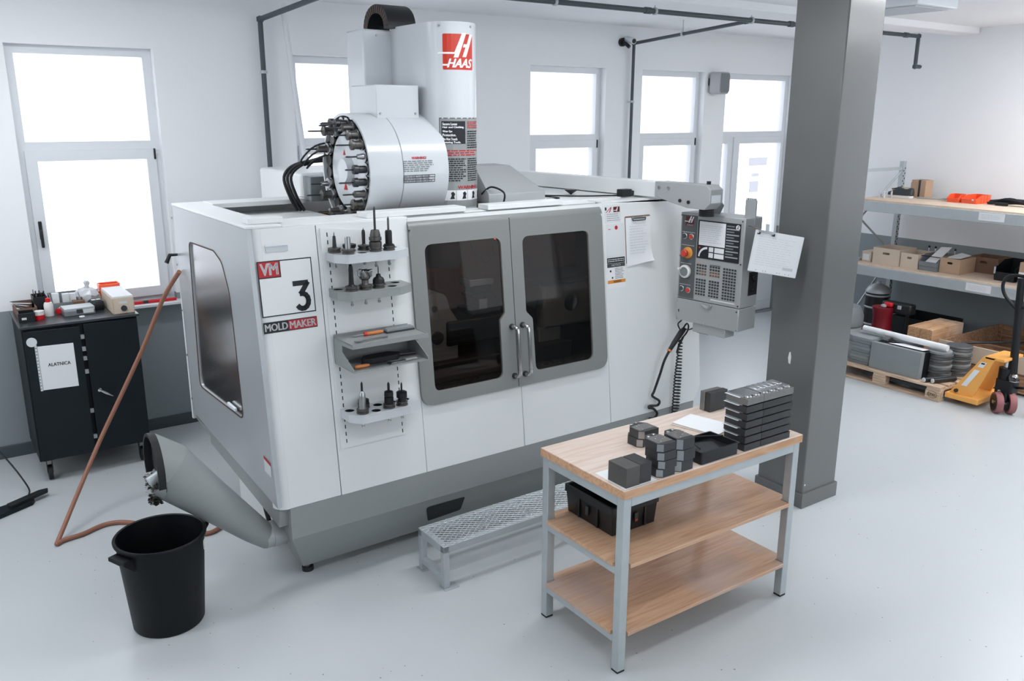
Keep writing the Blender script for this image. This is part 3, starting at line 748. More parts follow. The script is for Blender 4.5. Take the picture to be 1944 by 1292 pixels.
scr = MB().prism(rect(.15, .039, .487, .298, .004), Pd(0), Pd(.004)).build('screen_bezel', 'print_black', pd)
flat('display', 'paper', scr, rect(.162, .047, .373, .207), Pd(.0045))
lines('display_print', 'print_faint', scr, .17, .36, -.19, -.065, 9, Pup(.005), 21, .25)
for i in range(6):
    flat('softkey_strip', 'panel_grey', scr, rect(.38, .075+i*.037, .478, .083+i*.037), Pd(.0045))
    flat('softkey_strip', 'print_grey', scr, rect(.38, .056+i*.037, .44, .064+i*.037), Pd(.0045))
em = flat('emblem', 'print_white', scr, circ(.466, .063, .016, 20), Pd(.0045))
flat('emblem_mark', 'print_black', em, rpoly([(.458, .070), (.464, .052), (.475, .056), (.468, .074)], .003), Pd(.005))
flat('emblem_mark', 'print_white', em, circ(.467, .062, .004, 8), Pd(.0055))
gg = flat('gauge', 'print_white', scr, [(.163, .286)]+[(.163+.072*(1-math.cos(t)), .286-.07*math.sin(t)) for t in [PI/2*i/8 for i in range(9)]]+[(.235, .222)]+[(.163+.012+.06*(1-math.cos(t)), .286-.055*math.sin(t)) for t in [PI/2*(8-i)/8 for i in range(9)]], Pd(.0045))
flat('gauge_led', 'button_red', scr, rect(.165, .219, .178, .230), Pd(.005))
for a in ((.248, .215, .284, .246), (.248, .253, .284, .285), (.293, .215, .369, .248), (.293, .254, .369, .285)): flat('display_field', 'paper', scr, rect(*a), Pd(.0045))
def knob(name, m, s, t, prof, parent=pd):
    c = Pd(0)(s, t); rings = []
    for r, h in prof: rings.append([c-en*h+(e1*math.cos(q)+Vector((0, 0, 1))*math.sin(q))*r for q in [2*PI*i/20 for i in range(20)]])
    return MB().ring(rings).build(name, m, parent)
for s, t, m in ((.044, .159, 'button_green'), (.100, .160, 'button_red'), (.040, .527, 'button_green'), (.097, .532, 'button_red')):
    k = knob('push_button', 'chrome', s, t, [(.021, 0), (.021, .008), (.017, .010)])
    knob('button_cap', m, s, t, [(.016, .008), (.016, .017), (.012, .019)], k)
k = knob('emergency_stop', 'button_orange', .075, .273, [(.040, 0), (.040, .006), (.034, .012), (.015, .02), (.015, .032)])
knob('stop_cap', 'button_red', .075, .273, [(.015, .03), (.026, .034), (.026, .048), (.020, .053)], k)
k = knob('jog_wheel', 'button_white', .063, .405, [(.046, 0), (.046, .016), (.038, .022)])
knob('wheel_face', 'plastic_grey', .063, .405, [(.032, .022), (.030, .026)], k)
kc = Pd(.022)(.035, .385); cyl('wheel_grip', 'button_white', k, kc, kc-en*.026, .009, n=10)
lines('panel_print', 'print_faint', pd, .02, .13, -.135, -.128, 1, Pup(.003), 31); lines('panel_print', 'print_faint', pd, .02, .13, -.225, -.218, 1, Pup(.003), 32)
lines('panel_print', 'print_faint', pd, .02, .13, -.352, -.345, 1, Pup(.003), 33); lines('panel_print', 'print_faint', pd, .02, .13, -.50, -.493, 1, Pup(.003), 34)
kb = flat('keypad_field', 'panel_grey', pd, rect(.15, .335, .482, .562), Pd(.0012))
km = MB(); kw = MB()
for r in range(11):
    for c in range(15):
        if 4 <= r <= 4 and c < 9: continue
        if c in (4, 9): continue
        s = .156+c*.0217; t = .340+r*.0200
        (kw if (c in (1, 2, 3) and r in (2, 3)) or (c > 4 and c < 9 and r in (2, 3)) else km).prism(rect(s, t, s+.0145, t+.0125), Pd(.0012), Pd(.004))
stuff(km.build('keypad_keys', 'plastic_dark', kb, smooth=False)); stuff(kw.build('jog_keys', 'cardboard_dark', kb, smooth=False))
flat('keypad_stripe', 'print_white', kb, rect(.284, .566, .478, .574), Pd(.002))
flat('keypad_stripe', 'print_black', kb, rect(.262, .333, .345, .337), Pd(.002)); flat('keypad_stripe', 'print_orange', kb, rect(.156, .333, .185, .337), Pd(.002))
lt_ = MB().prism([(.211, .608), (.307, .608), (.295, .628), (.276, .636), (.245, .632)], Pd(.004), Pd(.02)).build('drawer_pull', 'chrome', pd, .003)
for s, t in ((.01, .02), (.5, .02), (.01, .3), (.505, .3), (.01, .58), (.505, .58), (.01, .62), (.5, .62), (.01, .745), (.505, .745), (.25, .745), (.12, .61)):
    knob('screw', 'chrome', s, t, [(.005, 0), (.005, .007)])
def Ps(off): return lambda a, t: PA+e1*(PW+off)+en*a+Vector((0, 0, -t))        # near side of the pendant
pp = MB().prism(rect(.085, .36, .185, .52), Ps(0), Ps(.003)).build('connector_panel', 'steel_dark', pd, .001)
for a, t in ((.125, .40), (.14, .435), (.135, .485)): cyl('connector', 'rubber', pp, Ps(.003)(a, t), Ps(.02)(a, t), .014, n=12)
flat('sticker', 'print_orange', pd, rect(.1, .06, .115, .078), Ps(.001))
# plates standing on the pendant
MB().prism(rpoly([(.10, .0), (.25, .0), (.28, -.06), (.255, -.085), (.10, -.085), (.09, -.06)], .006), Pd(-.09), Pd(-.094)).build('paper_holder', 'plastic_grey', pd)
rk = MB().prism(rpoly([(.44, .05), (.52, .05), (.52, -.11), (.44, -.11)], .004), Pd(-.10), Pd(-.112)).build('insert_rack', 'panel_grey', pd)
for i in range(5): cyl('insert_pin', 'chrome', rk, Pd(-.106)(.448+i*.016, -.11), Pd(-.106)(.448+i*.016, -.122), .007, n=10)
MB().prism(rpoly([(.10, .13), (.16, .13), (.16, .21), (.10, .21)], .01), Pd(-.197), Pd(-.2)).build('side_lug', 'panel_grey', pd)

# labels on the right of the doors
l1 = flat('maker_label', 'tag_white', MM, rect(2.325, 1.895, 2.47, 2.012), Fm(.001))
flat('label_mark', 'print_maroon', l1, [(2.405, 1.965), (2.462, 1.965), (2.462, 2.0), (2.405, 2.0)], Fm(.002))
flat('label_mark', 'print_white', l1, [(2.408, 1.979), (2.43, 1.979), (2.44, 1.998), (2.447, 1.998), (2.437, 1.970), (2.43, 1.970), (2.432, 1.975), (2.408, 1.975)], Fm(.0025))
for i in range(2): flat('label_mark', 'print_red', l1, [(2.335+i*.03, 1.965), (2.343+i*.03, 1.965), (2.39, 2.0-.004*i), (2.383, 2.0-.004*i)], Fm(.002))
flat('label_mark', 'print_black', l1, rect(2.33, 1.98, 2.345, 2.0), Fm(.002))
lines('label_print', 'print_grey', l1, 2.345, 2.46, 1.905, 1.96, 4, Fm(.002), 41, .25)
l2 = flat('instruction_card', 'tag_white', MM, rect(2.332, 1.67, 2.495, 1.888), Fm(.001))
flat('red_dot', 'print_red', l2, circ(2.425, 1.862, .014), Fm(.002)); flat('red_bar', 'print_red', l2, rect(2.352, 1.852, 2.375, 1.856), Fm(.002))
l3 = flat('notice_label', 'print_white', MM, rect(2.332, 1.458, 2.492, 1.664), Fm(.001))
flat('black_band', 'print_black', l3, rect(2.332, 1.628, 2.492, 1.664), Fm(.002)); lines('band_print', 'print_white', l3, 2.338, 2.486, 1.634, 1.658, 2, Fm(.0025), 43, .35)
flat('blue_band', 'button_green', l3, rect(2.332, 1.60, 2.492, 1.626), Fm(.002)); text('lettering', 'print_white', l3, 'NOTICE', 2.372, 1.606, 2.452, 1.621, Fm(.0028), .02)
lines('label_print', 'print_grey', l3, 2.40, 2.486, 1.52, 1.595, 7, Fm(.002), 44, .4); flat('pictogram', 'print_black', l3, circ(2.36, 1.575, .008), Fm(.002)); flat('pictogram', 'print_black', l3, circ(2.375, 1.53, .007), Fm(.002))
flat('orange_band', 'print_orange', l3, rect(2.332, 1.492, 2.492, 1.514), Fm(.002)); text('lettering', 'print_black', l3, 'WARNING', 2.38, 1.496, 2.455, 1.51, Fm(.0028), .02)

# inside of the machine
ins = MM
MB().box(.02, 1.40, .60, 3.15, 1.42, 1.94).build('inner_back_wall', 'brown_inside', ins)
box('inner_floor', 'inside_dark', ins, .05, .10, .80, 3.14, 1.40, .86)
box('inner_side', 'inside_dark', ins, 3.12, .2, .86, 3.14, 1.40, 1.98); box('inner_side', 'inside_dark', ins, -.03, .2, .62, -.02, 1.40, 1.98)
tr = MB().prism(rpoly([(1.05, .86), (1.46, .86), (1.46, 1.26), (1.40, 1.35), (1.37, 1.46), (1.05, 1.46)], [0, 0, .02, .05, .08, .05]), XZ(.62), XZ(.9)).build('trunnion_support', 'machine_grey', ins, .01)
cyl('bearing_cap', 'inside_dark', tr, (1.30, .61, 1.16), (1.30, .62, 1.16), .045); cyl('bearing_cap', 'inside_dark', tr, (1.28, .61, 1.36), (1.28, .62, 1.36), .02)
box('rotary_table', 'steel_dark', ins, 1.37, .6, 1.09, 2.12, .95, 1.26, .015)
box('table_base', 'inside_dark', ins, 1.2, .55, .86, 2.4, 1.0, 1.0, .01)
vs_ = box('vise_base', 'steel_dark', ins, 1.60, .66, 1.26, 1.84, .86, 1.30, .005)
box('vise_body', 'steel', vs_, 1.66, .66, 1.30, 1.73, .85, 1.37, .004); box('vise_body', 'iron_black', vs_, 1.735, .68, 1.30, 1.82, .85, 1.38, .004)
box('vise_jaw', 'steel_dark', vs_, 1.62, .68, 1.38, 1.80, .83, 1.405, .004); box('workpiece', 'iron_black', vs_, 1.63, .68, 1.41, 1.77, .8, 1.455, .004); box('workpiece', 'steel', vs_, 1.59, .67, 1.46, 1.79, .8, 1.51, .006)
mo = box('rotary_drive', 'machine_grey', ins, 2.18, .60, 1.10, 2.72, .95, 1.42, .015)
box('drive_lid', 'inside_dark', mo, 2.15, .58, 1.42, 2.74, .97, 1.46, .01)
cyl('drive_plate', 'steel', mo, (2.12, .77, 1.30), (2.18, .77, 1.30), .15, n=32)
MB().lathe([(.055, 0), (.062, .002), (.062, .006), (.055, .006)], (2.42, .592, 1.27), 'y', 24).build('emblem_ring', 'steel', mo)
MB().lathe([(.02, 0), (.027, .002), (.027, .006), (.02, .006)], (2.435, .592, 1.285), 'y', 16).build('emblem_ring', 'steel', mo)
MB().lathe([(.015, 0), (.022, .002), (.022, .006), (.015, .006)], (2.425, .592, 1.235), 'y', 16).build('emblem_ring', 'steel', mo)
box('drive_foot', 'machine_grey', mo, 2.15, .62, .86, 2.35, .9, 1.10, .01)
cyl('spindle_head', 'inside_dark', ins, (1.42, .75, 1.62), (1.42, .75, 2.0), .14, .16, n=28)
tube('coolant_hose', 'rubber', ins, smooth_path([(1.62, .7, 1.85), (1.63, .68, 1.72), (1.71, .66, 1.625), (1.80, .68, 1.70), (1.80, .7, 1.85)], 6), .009)
led = MB().lathe([(.001, -.006), (.010, -.004), (.010, .004), (.001, .006)], (1.77, .62, 1.785)).build('indicator_light', 'led_red', ins)
chips = MB(); rnd = random.Random(5)
for i in range(900):
    u = rnd.uniform(.95, 2.75); v = rnd.uniform(.2, .56); z = .86+rnd.random()*.02
    a = rnd.random()*6.28; w = rnd.uniform(.006, .016); h = rnd.uniform(.003, .012)
    M_ = Matrix.Translation((u, v, z)) @ Matrix.Rotation(a, 4, 'Z') @ Matrix.Rotation(rnd.random()*1.5, 4, 'X')
    chips.add([M_ @ Vector(p) for p in ((-w, -.002, 0), (w, -.002, .002), (w*.8, .002, h), (-w*.6, .003, h*.6))], [(0, 1, 2, 3)])
stuff(chips.build('metal_chips', 'steel_worn', ins, smooth=False))
box('added_work_light', 'added_work_lamp', ins, .95, .26, 1.90, 2.1, .30, 1.92)  # lamp added to brighten the dark interior
box('added_lamp_hood', 'inside_dark', ins, .93, .22, 1.925, 2.12, .36, 1.932)  # added to keep the lamp's glow from leaking up onto the drum
tube('coolant_pipe', 'steel_dark', ins, [(.95, .25, .93), (2.75, .25, .93)], .018)

# chip auger trough at the lower left
ax = [Vector((.10, .2, .32)), Vector((-.07, .2, .31))]
cyl('auger_outlet', 'panel_grey', MM, (.14, .2, .32), (-.09, .2, .315), .070, n=28)
MB().lathe([(.068, -.02), (.074, -.02), (.074, .02), (.068, .02)], (-.03, .2, .317), 'x', 24).build('outlet_band', 'panel_grey', MM)
def chute_ring(c, ru, rd, n=28):
    axv = Vector((-.55, 0, .56)).normalized(); up_ = Vector((.56, 0, .55)).normalized()
    pts = []
    for i in range(n):
        t = 2*PI*i/n; pts.append(c+Vector((0, 1, 0))*ru*math.cos(t)+up_*rd*math.sin(t))
    return pts
ct = MB().ring([chute_ring(Vector((-.06, .2, .295)), .064, .064), chute_ring(Vector((-.14, .2, .375)), .078, .078), chute_ring(Vector((-.36, .2, .615)), .105, .11), chute_ring(Vector((-.565, .2, .84)), .13, .145)], True, True).build('chip_chute', 'machine_grey', MM, ang=50)
# discharge hood: cut vertical, open below
hd_o = rpoly([(.055, 1.03), (.345, 1.03), (.345, .70), (.055, .70)], [.13, .13, .1, .1], 8)
hd_i = rpoly([(.07, 1.015), (.33, 1.015), (.33, .715), (.07, .715)], [.12, .12, .09, .09], 8)
MB().ring([chute_ring(Vector((-.565, .2, .84)), .13, .145), [Vector((-.60, .2+.148*math.cos(2*PI*i/28), .865+.175*math.sin(2*PI*i/28))) for i in range(28)]], False, False).build('chute_hood', 'machine_grey', ct)
ring0 = [Vector((-.60, .2+.15*math.cos(2*PI*i/28), .865+.178*math.sin(2*PI*i/28))) for i in range(-2, 17)]
ring1 = [Vector((-.60, .2+.135*math.cos(2*PI*i/28), .865+.162*math.sin(2*PI*i/28))) for i in range(-2, 17)]
mbh = MB(); nn = len(ring0)
sh = Vector((-.035, 0, 0))
mbh.add(ring0+ring1+[p+sh for p in ring0]+[p+sh for p in ring1], [q for i in range(nn-1) for q in ((i, i+1, nn+i+1, nn+i), (2*nn+i, 2*nn+i+1, 3*nn+i+1, 3*nn+i), (i, i+1, 2*nn+i+1, 2*nn+i), (nn+i, nn+i+1, 3*nn+i+1, 3*nn+i))]+[(0, nn, 3*nn, 2*nn), (nn-1, 2*nn-1, 4*nn-1, 3*nn-1)])
mbh.build('rubber_lip', 'rubber', ct)
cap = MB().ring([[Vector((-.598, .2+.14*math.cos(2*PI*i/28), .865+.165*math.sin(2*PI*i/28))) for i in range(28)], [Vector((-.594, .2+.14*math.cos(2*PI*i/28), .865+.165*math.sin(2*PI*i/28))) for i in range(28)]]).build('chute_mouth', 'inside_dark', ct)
cyl('auger_tip', 'galvanised', ct, (-.66, .16, .80), (-.59, .17, .83), .03, n=14)
cs = MB(); rnd = random.Random(8)
for i in range(700):
    z = rnd.uniform(.665, .80); v = .2+rnd.uniform(-1, 1)*.10*math.sqrt(max(.05, 1-((z-.865)/.178)**2)); u = -.60-rnd.random()*.055
    w = rnd.uniform(.005, .015); M_ = Matrix.Translation((u, v, z)) @ Matrix.Rotation(rnd.random()*6.28, 4, 'Z') @ Matrix.Rotation(rnd.random()*6.28, 4, 'X')
    cs.add([M_ @ Vector(p) for p in ((-w, -.002, 0), (w, -.003, .003), (w*.7, .003, w), (-w*.6, .003, w*.6))], [(0, 1, 2, 3)])
stuff(cs.build('metal_chips', 'steel_worn', ct, smooth=False))
# coolant tank edge and hose band seen below the overhang
tk = box('coolant_tank', 'machine_white', MM, .12, .62, .04, .9, 1.3, .33, .02)
tube('tank_hose', 'rubber', tk, smooth_path([(.105, .62, .10), (.09, .66, .20), (.09, .70, .29), (.13, .74, .345)], 6), .014)
# ------------------------------------------------------------------ racks, tools and papers on the machine front
def fw_(u, off, z):                       # point on the machine front (local), off = distance out from the leaning sheet, measured level
    return Vector((u, (z-.536)*LE-off, z))
HOLES_B = [.37, .455, .54, .625, .71]; HOLES_F = [.41, .49, .57, .65]
def tool_rack(label, m, z, empty):
    t = thing('tool_rack', label, 'tool rack', ml(fw_(.335, .013, z)), MZ, group='tool racks on the machine front')
    poly = rpoly([(0, 0), (0, -.11), (.05, -.175), (.345, -.175), (.435, -.125), (.435, 0)], [0, .01, .03, .05, .01, 0])
    hs = [circ(u-.335, -.045, .027) for u in HOLES_B]+[circ(u-.335, -.125, .027) for u in HOLES_F]
    MB().prism(poly, XY(-.006), XY(0), hs).build('hole_plate', m, t)
    for u, o in empty: MB().lathe([(.001, -.035), (.0268, -.035), (.0268, -.003), (.0262, -.003), (.0262, -.034), (.001, -.034)], (u-.335, -o, 0)).build('socket', 'print_black', t)  # black cup added under each empty hole to stand for its dark inside
    inner = rpoly([(.006, .0), (.006, -.108), (.053, -.169), (.343, -.169), (.429, -.122), (.429, 0)], [0, .01, .03, .05, .01, 0])
    n = len(poly)
    MB().ring([[Vector((a, b, -.045)) for a, b in poly], [Vector((a, b, -.005)) for a, b in poly], [Vector((a, b, -.005)) for a, b in inner], [Vector((a, b, -.045)) for a, b in inner]], closed=True).build('apron', m, t)
    return t
Z_R = (1.885, 1.69, 1.025)
R1 = tool_rack('white tool rack at the top of the tool board', 'machine_gloss', Z_R[0], ((.625, .045), (.71, .045), (.49, .125)))
R2 = tool_rack('grey tool rack just below the white top one', 'machine_grey', Z_R[1], [(u, .045) for u in HOLES_B]+[(.65, .125)])
R3 = tool_rack('white tool rack at the bottom of the tool board', 'machine_gloss', Z_R[2], ((.37, .045), (.54, .045), (.625, .045), (.71, .045), (.49, .125)))

def tool_holder(rack, u, row, label, body, cutter, bm='steel_dark', cm='steel_dark'):
    """taper holder hanging in a rack hole: flange, taper, pull stud, chuck body, cutter (profiles are (radius, height))"""
    off = .045 if row == 'b' else .125
    t = thing('tool_holder', label, 'tool holder', ml(fw_(u, off+.013, Z_R[rack])+Vector((0, 0, .0015))), MZ, group='tool holders in the racks')
    MB().lathe([(.014, 0), (.033, 0), (.033, .007), (.028, .010), (.028, .014), (.033, .017), (.033, .024), (.016, .026)]).build('flange', 'steel_worn', t)
    tp = MB().lathe([(.020, 0), (.0195, -.004), (.012, -.055), (.008, -.056)]).build('taper', 'steel', t)
    MB().lathe([(.006, -.055), (.006, -.072), (.009, -.074), (.009, -.082), (.005, -.085)], n=14).build('pull_stud', 'chrome', tp)
    c = MB().lathe(body).build('chuck', bm, t)
    if cutter == 'mill':
        for i in range(6):
            a = 2*PI*i/6; M_ = Matrix.Rotation(a, 4, 'Z') @ Matrix.Translation((.024, 0, .085)) @ Matrix.Rotation(.5, 4, 'X')
            MB().box(-.012, -.007, -.017, .016, .007, .02, M_).build('cutting_insert', 'steel', c, .002)
    elif cutter: MB().lathe(cutter, n=12).build('cutter', cm, c)
    return t
def drill(z0, r, z1): return [(r, z0), (r, z1-.012), (r*.75, z1-.008), (.0008, z1)]
tool_holder(0, .37, 'b', 'small slender tool holder at left end of the top rack', [(.018, .024), (.011, .03), (.008, .085), (.005, .088)], drill(.085, .0025, .108))
tool_holder(0, .41, 'f', 'bare shiny cylindrical holder at front left of top rack', [(.016, .024), (.016, .04), (.0145, .086), (.011, .089)], None, 'steel')
tool_holder(0, .455, 'b', 'wide dark flat tool holder at back of top rack', [(.034, .02), (.036, .024), (.036, .036), (.02, .04)], None, 'iron_black')
tool_holder(0, .54, 'b', 'slender dark tool holder in the middle of top rack', [(.016, .024), (.009, .032), (.010, .09), (.008, .105), (.004, .108)], drill(.105, .0025, .119))
tool_holder(0, .57, 'f', 'big knurled drill chuck with long drill on top rack', [(.032, .024), (.034, .028), (.034, .05), (.026, .054), (.034, .058), (.034, .075), (.028, .078), (.029, .085), (.022, .113), (.008, .116)], drill(.113, .0062, .238), 'steel_worn', 'steel_dark')
tool_holder(0, .65, 'f', 'black collet chuck with short drill at right of top rack', [(.028, .022), (.028, .03), (.019, .034), (.019, .098), (.015, .106)], drill(.104, .0058, .18), 'iron_black', 'steel_worn')
tool_holder(1, .41, 'f', 'tall black end mill holder at left of grey rack', [(.022, .024), (.014, .034), (.012, .09), (.012, .118)], drill(.118, .011, .142), 'iron_black', 'iron_black')
tool_holder(1, .49, 'f', 'face mill with six cutting inserts on the grey rack', [(.024, .022), (.019, .03), (.019, .05), (.028, .058), (.03, .07), (.02, .10), (.008, .106)], 'mill', 'steel_worn')
tool_holder(1, .57, 'f', 'squat black holder with thin drill on grey rack', [(.032, .022), (.032, .04), (.026, .052), (.014, .060), (.012, .072), (.006, .075)], drill(.072, .003, .118), 'iron_black', 'steel_dark')
tool_holder(2, .41, 'f', 'shiny round-nosed chuck with end mill on the bottom rack', [(.024, .022), (.018, .028), (.019, .09), (.016, .112), (.009, .124)], drill(.12, .006, .178), 'steel', 'iron_black')
tool_holder(2, .455, 'b', 'low dark empty holder at back of the bottom rack', [(.03, .02), (.03, .045), (.02, .05)], None, 'iron_black')
tool_holder(2, .57, 'f', 'black ribbed holder with end mill on the bottom rack', [(.024, .022), (.026, .034), (.026, .06), (.021, .064), (.026, .068), (.024, .092), (.01, .098)], drill(.095, .007, .148), 'iron_black', 'iron_black')
tool_holder(2, .65, 'f', 'black holder with broad collar at right of bottom rack', [(.024, .022), (.02, .04), (.030, .044), (.030, .074), (.02, .08)], drill(.075, .005, .132), 'iron_black', 'iron_black')

# tools in the changer drum
ORD = ('first', 'second', 'third', 'fourth', 'fifth', 'sixth', 'seventh', 'eighth', 'ninth', 'tenth', 'eleventh', 'twelfth', 'thirteenth', 'fourteenth', 'fifteenth', 'sixteenth', 'seventeenth', 'eighteenth', 'nineteenth', 'twentieth')
def drum_tool(k, kind, pos):
    th = 2*PI*k/24+.08
    p = drum_pt(.795, th, .282)
    t = thing('drum_tool', '%s tool holder clockwise from the top of the changer drum' % ORD[pos], 'tool holder', ml(p), MZ, group='tool holders in the changer drum')
    MB().lathe([(.02, .0), (.036, -.002), (.036, -.010), (.030, -.013), (.030, -.018), (.036, -.021), (.036, -.030), (.02, -.032)], axis='x').build('flange', 'steel', t)
    if kind == 0: pr = [(.022, -.03), (.022, -.075), (.027, -.08), (.027, -.105), (.018, -.11)]
    elif kind == 1: pr = [(.025, -.03), (.021, -.045), (.021, -.09), (.012, -.1)]
    elif kind == 2: pr = [(.03, -.03), (.026, -.04), (.024, -.07), (.03, -.075), (.03, -.09), (.012, -.10)]
    else: pr = [(.018, -.03), (.013, -.07), (.01, -.075)]
    c = MB().lathe(pr, axis='x').build('chuck', ('steel_dark', 'steel_worn', 'steel_worn', 'steel')[kind], t)
    MB().lathe([(.005, pr[-1][1]+.005), (.005, pr[-1][1]-.04-.02*(k % 3)), (.001, pr[-1][1]-.05-.02*(k % 3))], axis='x', n=10).build('cutter', 'steel_dark', c)
for pos, k in enumerate(k for k in [(6-i) % 24 for i in range(24)] if k not in (9, 11, 12, 15)): drum_tool(k, (k*7+k//3) % 4, pos)

# double tray hanging on the tool board
t = thing('tool_tray', 'grey sheet metal double tray hung on the tool board', 'tray', ml(fw_(.33, .013, 1.285)), MZ)
side = [(0, 0), (-.235, 0), (-.235, .018), (-.10, .085), (-.10, .12), (-.235, .128), (-.235, .152), (0, .152)]
for u in (0, .447): MB().prism(side, YZ(u), YZ(u+.004)).build('side_plate', 'machine_grey', t)
box('upper_shelf', 'machine_grey', t, 0, -.235, .142, .451, 0, .148, .001)
box('upper_lip', 'machine_grey', t, 0, -.2375, .128, .451, -.2352, .154)
box('lower_shelf', 'machine_grey', t, 0, -.235, -.002, .451, 0, .003, .001); box('back_plate', 'machine_grey', t, 0, -.004, 0, .451, 0, .16)
TZ = 1.285
def on_tray(name, label, cat, u, off, z): return thing(name, label, cat, ml(fw_(u, off+.013, TZ)+Vector((0, 0, z))), MZ)
a = on_tray('chisel', 'wood-handled chisel lying on the upper tray shelf', 'chisel', .47, .085, .148)
MB().lathe([(.006, 0), (.010, .006), (.011, .08), (.008, .11), (.005, .115)], (0, 0, .0115), 'x').build('handle', 'orange_wood', a); box('blade', 'steel', a, -.07, -.006, .008, 0, .006, .012, .001)
MB().lathe([(.0105, 0), (.0115, .003), (.0115, .012), (.0105, .015)], (.0, 0, .0115), 'x').build('ferrule', 'red_plastic', a)
a = on_tray('wrench', 'thin open-ended wrench on the front of upper tray shelf', 'wrench', .36, .20, .154)
MB().prism(rpoly([(0, 0), (.03, -.010), (.04, -.002), (.17, .018), (.19, .01), (.205, .02), (.20, .034), (.18, .036), (.165, .026), (.04, .010), (.03, .016), (0, .014), (.014, .006)], .003), XY(0), XY(.006)).build('body', 'steel', a)
a = on_tray('whetstone', 'grey rectangular sharpening stone at back of upper tray shelf', 'whetstone', .60, .06, .148)
box('stone', 'slate', a, 0, -.045, 0, .165, 0, .022, .002); box('base', 'plastic_dark', a, -.004, -.049, 0, .169, .004, .010, .001)
a = on_tray('file', 'file with orange wooden handle lying in the lower tray', 'file', .36, .185, .003)
MB().lathe([(.006, 0), (.011, .01), (.010, .07), (.006, .085)], (0, 0, .012), 'x').build('handle', 'orange_wood', a); box('blade', 'steel_dark', a, .085, -.006, .008, .2, .006, .014, .001)
a = on_tray('brush', 'black flat brush lying at the back of lower tray', 'brush', .42, .10, .003)
MB().prism(rpoly([(0, -.03), (.06, -.05), (.22, -.04), (.26, 0), (.2, .045), (.05, .04)], .02), XY(0), XY(.03)).build('bristles', 'rubber', a, .004); tube('handle', 'plastic_black', a, [(.22, 0, .015), (.34, -.02, .015)], .009)
a = on_tray('caliper', 'grey metal caliper lying at the front of lower tray', 'caliper', .555, .19, .003)
box('beam', 'steel', a, 0, -.008, 0, .19, .008, .006, .001); box('slider', 'panel_grey', a, .10, -.016, .006, .17, .016, .016, .002)
MB().prism([(.0, -.03), (.02, -.008), (.02, .02), (0, .012)], XY(0), XY(.006)).build('jaw', 'steel', a)

# clipboard on the machine front
t = thing('clipboard', 'clipboard with curled white form hanging beside the control pendant', 'clipboard', ml(fw_(2.505, .0, 1.61)), MZ)
T_ = Matrix.Translation(Vector((0, 0, 0)))
def cb(o): return lambda a, b: Vector((a, b*LE-o, b))
MB().prism(rect(.0, .0, .235, .32, .01), cb(.001), cb(.004)).build('board', 'cardboard_dark', t)
sh = MB(); nu = 8
g = []
for i in range(9):
    b = -.02+.33*i/8
    g.append([cb(.006+.03*max(0, (.09-b)/.11)*(a_/8)**2)(.002+.235*a_/8, b+.03*(a_/8)*(1 if i == 0 else 0)) for a_ in range(9)])
sh.add([p for r in g for p in r], [(r*9+c, r*9+c+1, r*9+9+c+1, r*9+9+c) for r in range(8) for c in range(8)])
pg = sh.build('sheet', 'paper', t)
lines('form_print', 'print_faint', pg, .03, .21, .06, .26, 11, cb(.0125), 51, .2)
box('clip', 'steel', t, .055, -.012, .30, .185, .0, .315, .003).location = (0, .32*LE-.008, 0)
tube('clip_wire', 'iron_black', t, [cb(.016)(.06, .302), cb(.016)(.062, .29), cb(.018)(.12, .288), cb(.016)(.178, .29), cb(.016)(.18, .305)], .003)

# clipboard on the pendant side
t = thing('clipboard', 'white sheet on a clipboard hanging right of the control pendant', 'clipboard', (4.375, 3.542, 1.888), 0)
_a, _b, _c = Vector((0, 0, 0)), Vector((.245, -.173, -.049)), Vector((-.029, .019, -.254))
_n = _b.cross(_c).normalized(); _n = -_n if _n.y > 0 else _n
def cq(o): return lambda a, b: _b*a+_c*b+_n*o
MB().prism(rect(-.02, -.02, 1.02, 1.02, .02), cq(-.004), cq(-.001)).build('board', 'frame_white', t)
MB().prism(rect(0, 0, 1, 1), cq(0), cq(.0012)).build('sheet', 'paper', t)
def cqu(o): return lambda a, b: cq(o)(a, -b)
lines('drawing_print', 'print_faint', t, .08, .92, -.85, -.1, 13, cqu(.002), 55, .12)
flat('title_block', 'print_faint', t, rect(.70, .80, .92, .87), cq(.002))
for x in (.15, .3, .36, .6, .66, .78, .86): flat('punch_mark', 'print_grey', t, circ(x, .965, .010, 8), cq(.002))
MB().prism(rpoly([(.04, -.03), (.38, -.03), (.38, .03), (.04, .03)], .02), cq(.0013), cq(.009)).build('clip', 'chrome', t)
for x in (.02, .33): MB().prism([(x, .08), (x+.06, .08), (x+.06, .02), (x+.035, .02), (x+.035, .055), (x, .055)], cq(.002), cq(.009)).build('clip_pad', 'rubber', t)
tube('hook', 'steel', t, [cq(-.003)(.10, 0), cq(-.02)(.08, -.04), Vector((.05, .09, .012)), Vector((.058, .125, .012))], .004, 6)

# air gun on coiled hose
t = thing('air_gun', 'black air blow gun with coiled hose hanging below the pendant', 'air gun', ml((2.93, -.02, 1.10)), MZ)
bz = Vector((2.93, -.02, 1.10))
def L(*p): return [Vector(q)-bz for q in p]
tube('body', 'plastic_black', t, L((2.96, -.03, 1.12), (2.93, -.03, 1.10), (2.86, -.03, 1.03), (2.82, -.03, .985)), [.016, .022, .018, .015], 10)
tube('nozzle', 'steel_dark', t, L((2.96, -.03, 1.12), (3.0, -.03, 1.105), (3.08, -.03, 1.115)), .005)
tube('trigger', 'plastic_black', t, smooth_path(L((2.95, -.03, 1.13), (2.98, -.03, 1.155), (3.0, -.03, 1.13), (2.985, -.03, 1.09), (2.95, -.03, 1.06)), 4), .006)
tube('lever', 'plastic_black', t, L((2.95, -.03, 1.06), (2.91, -.03, 1.0), (2.895, -.03, .95)), .008)
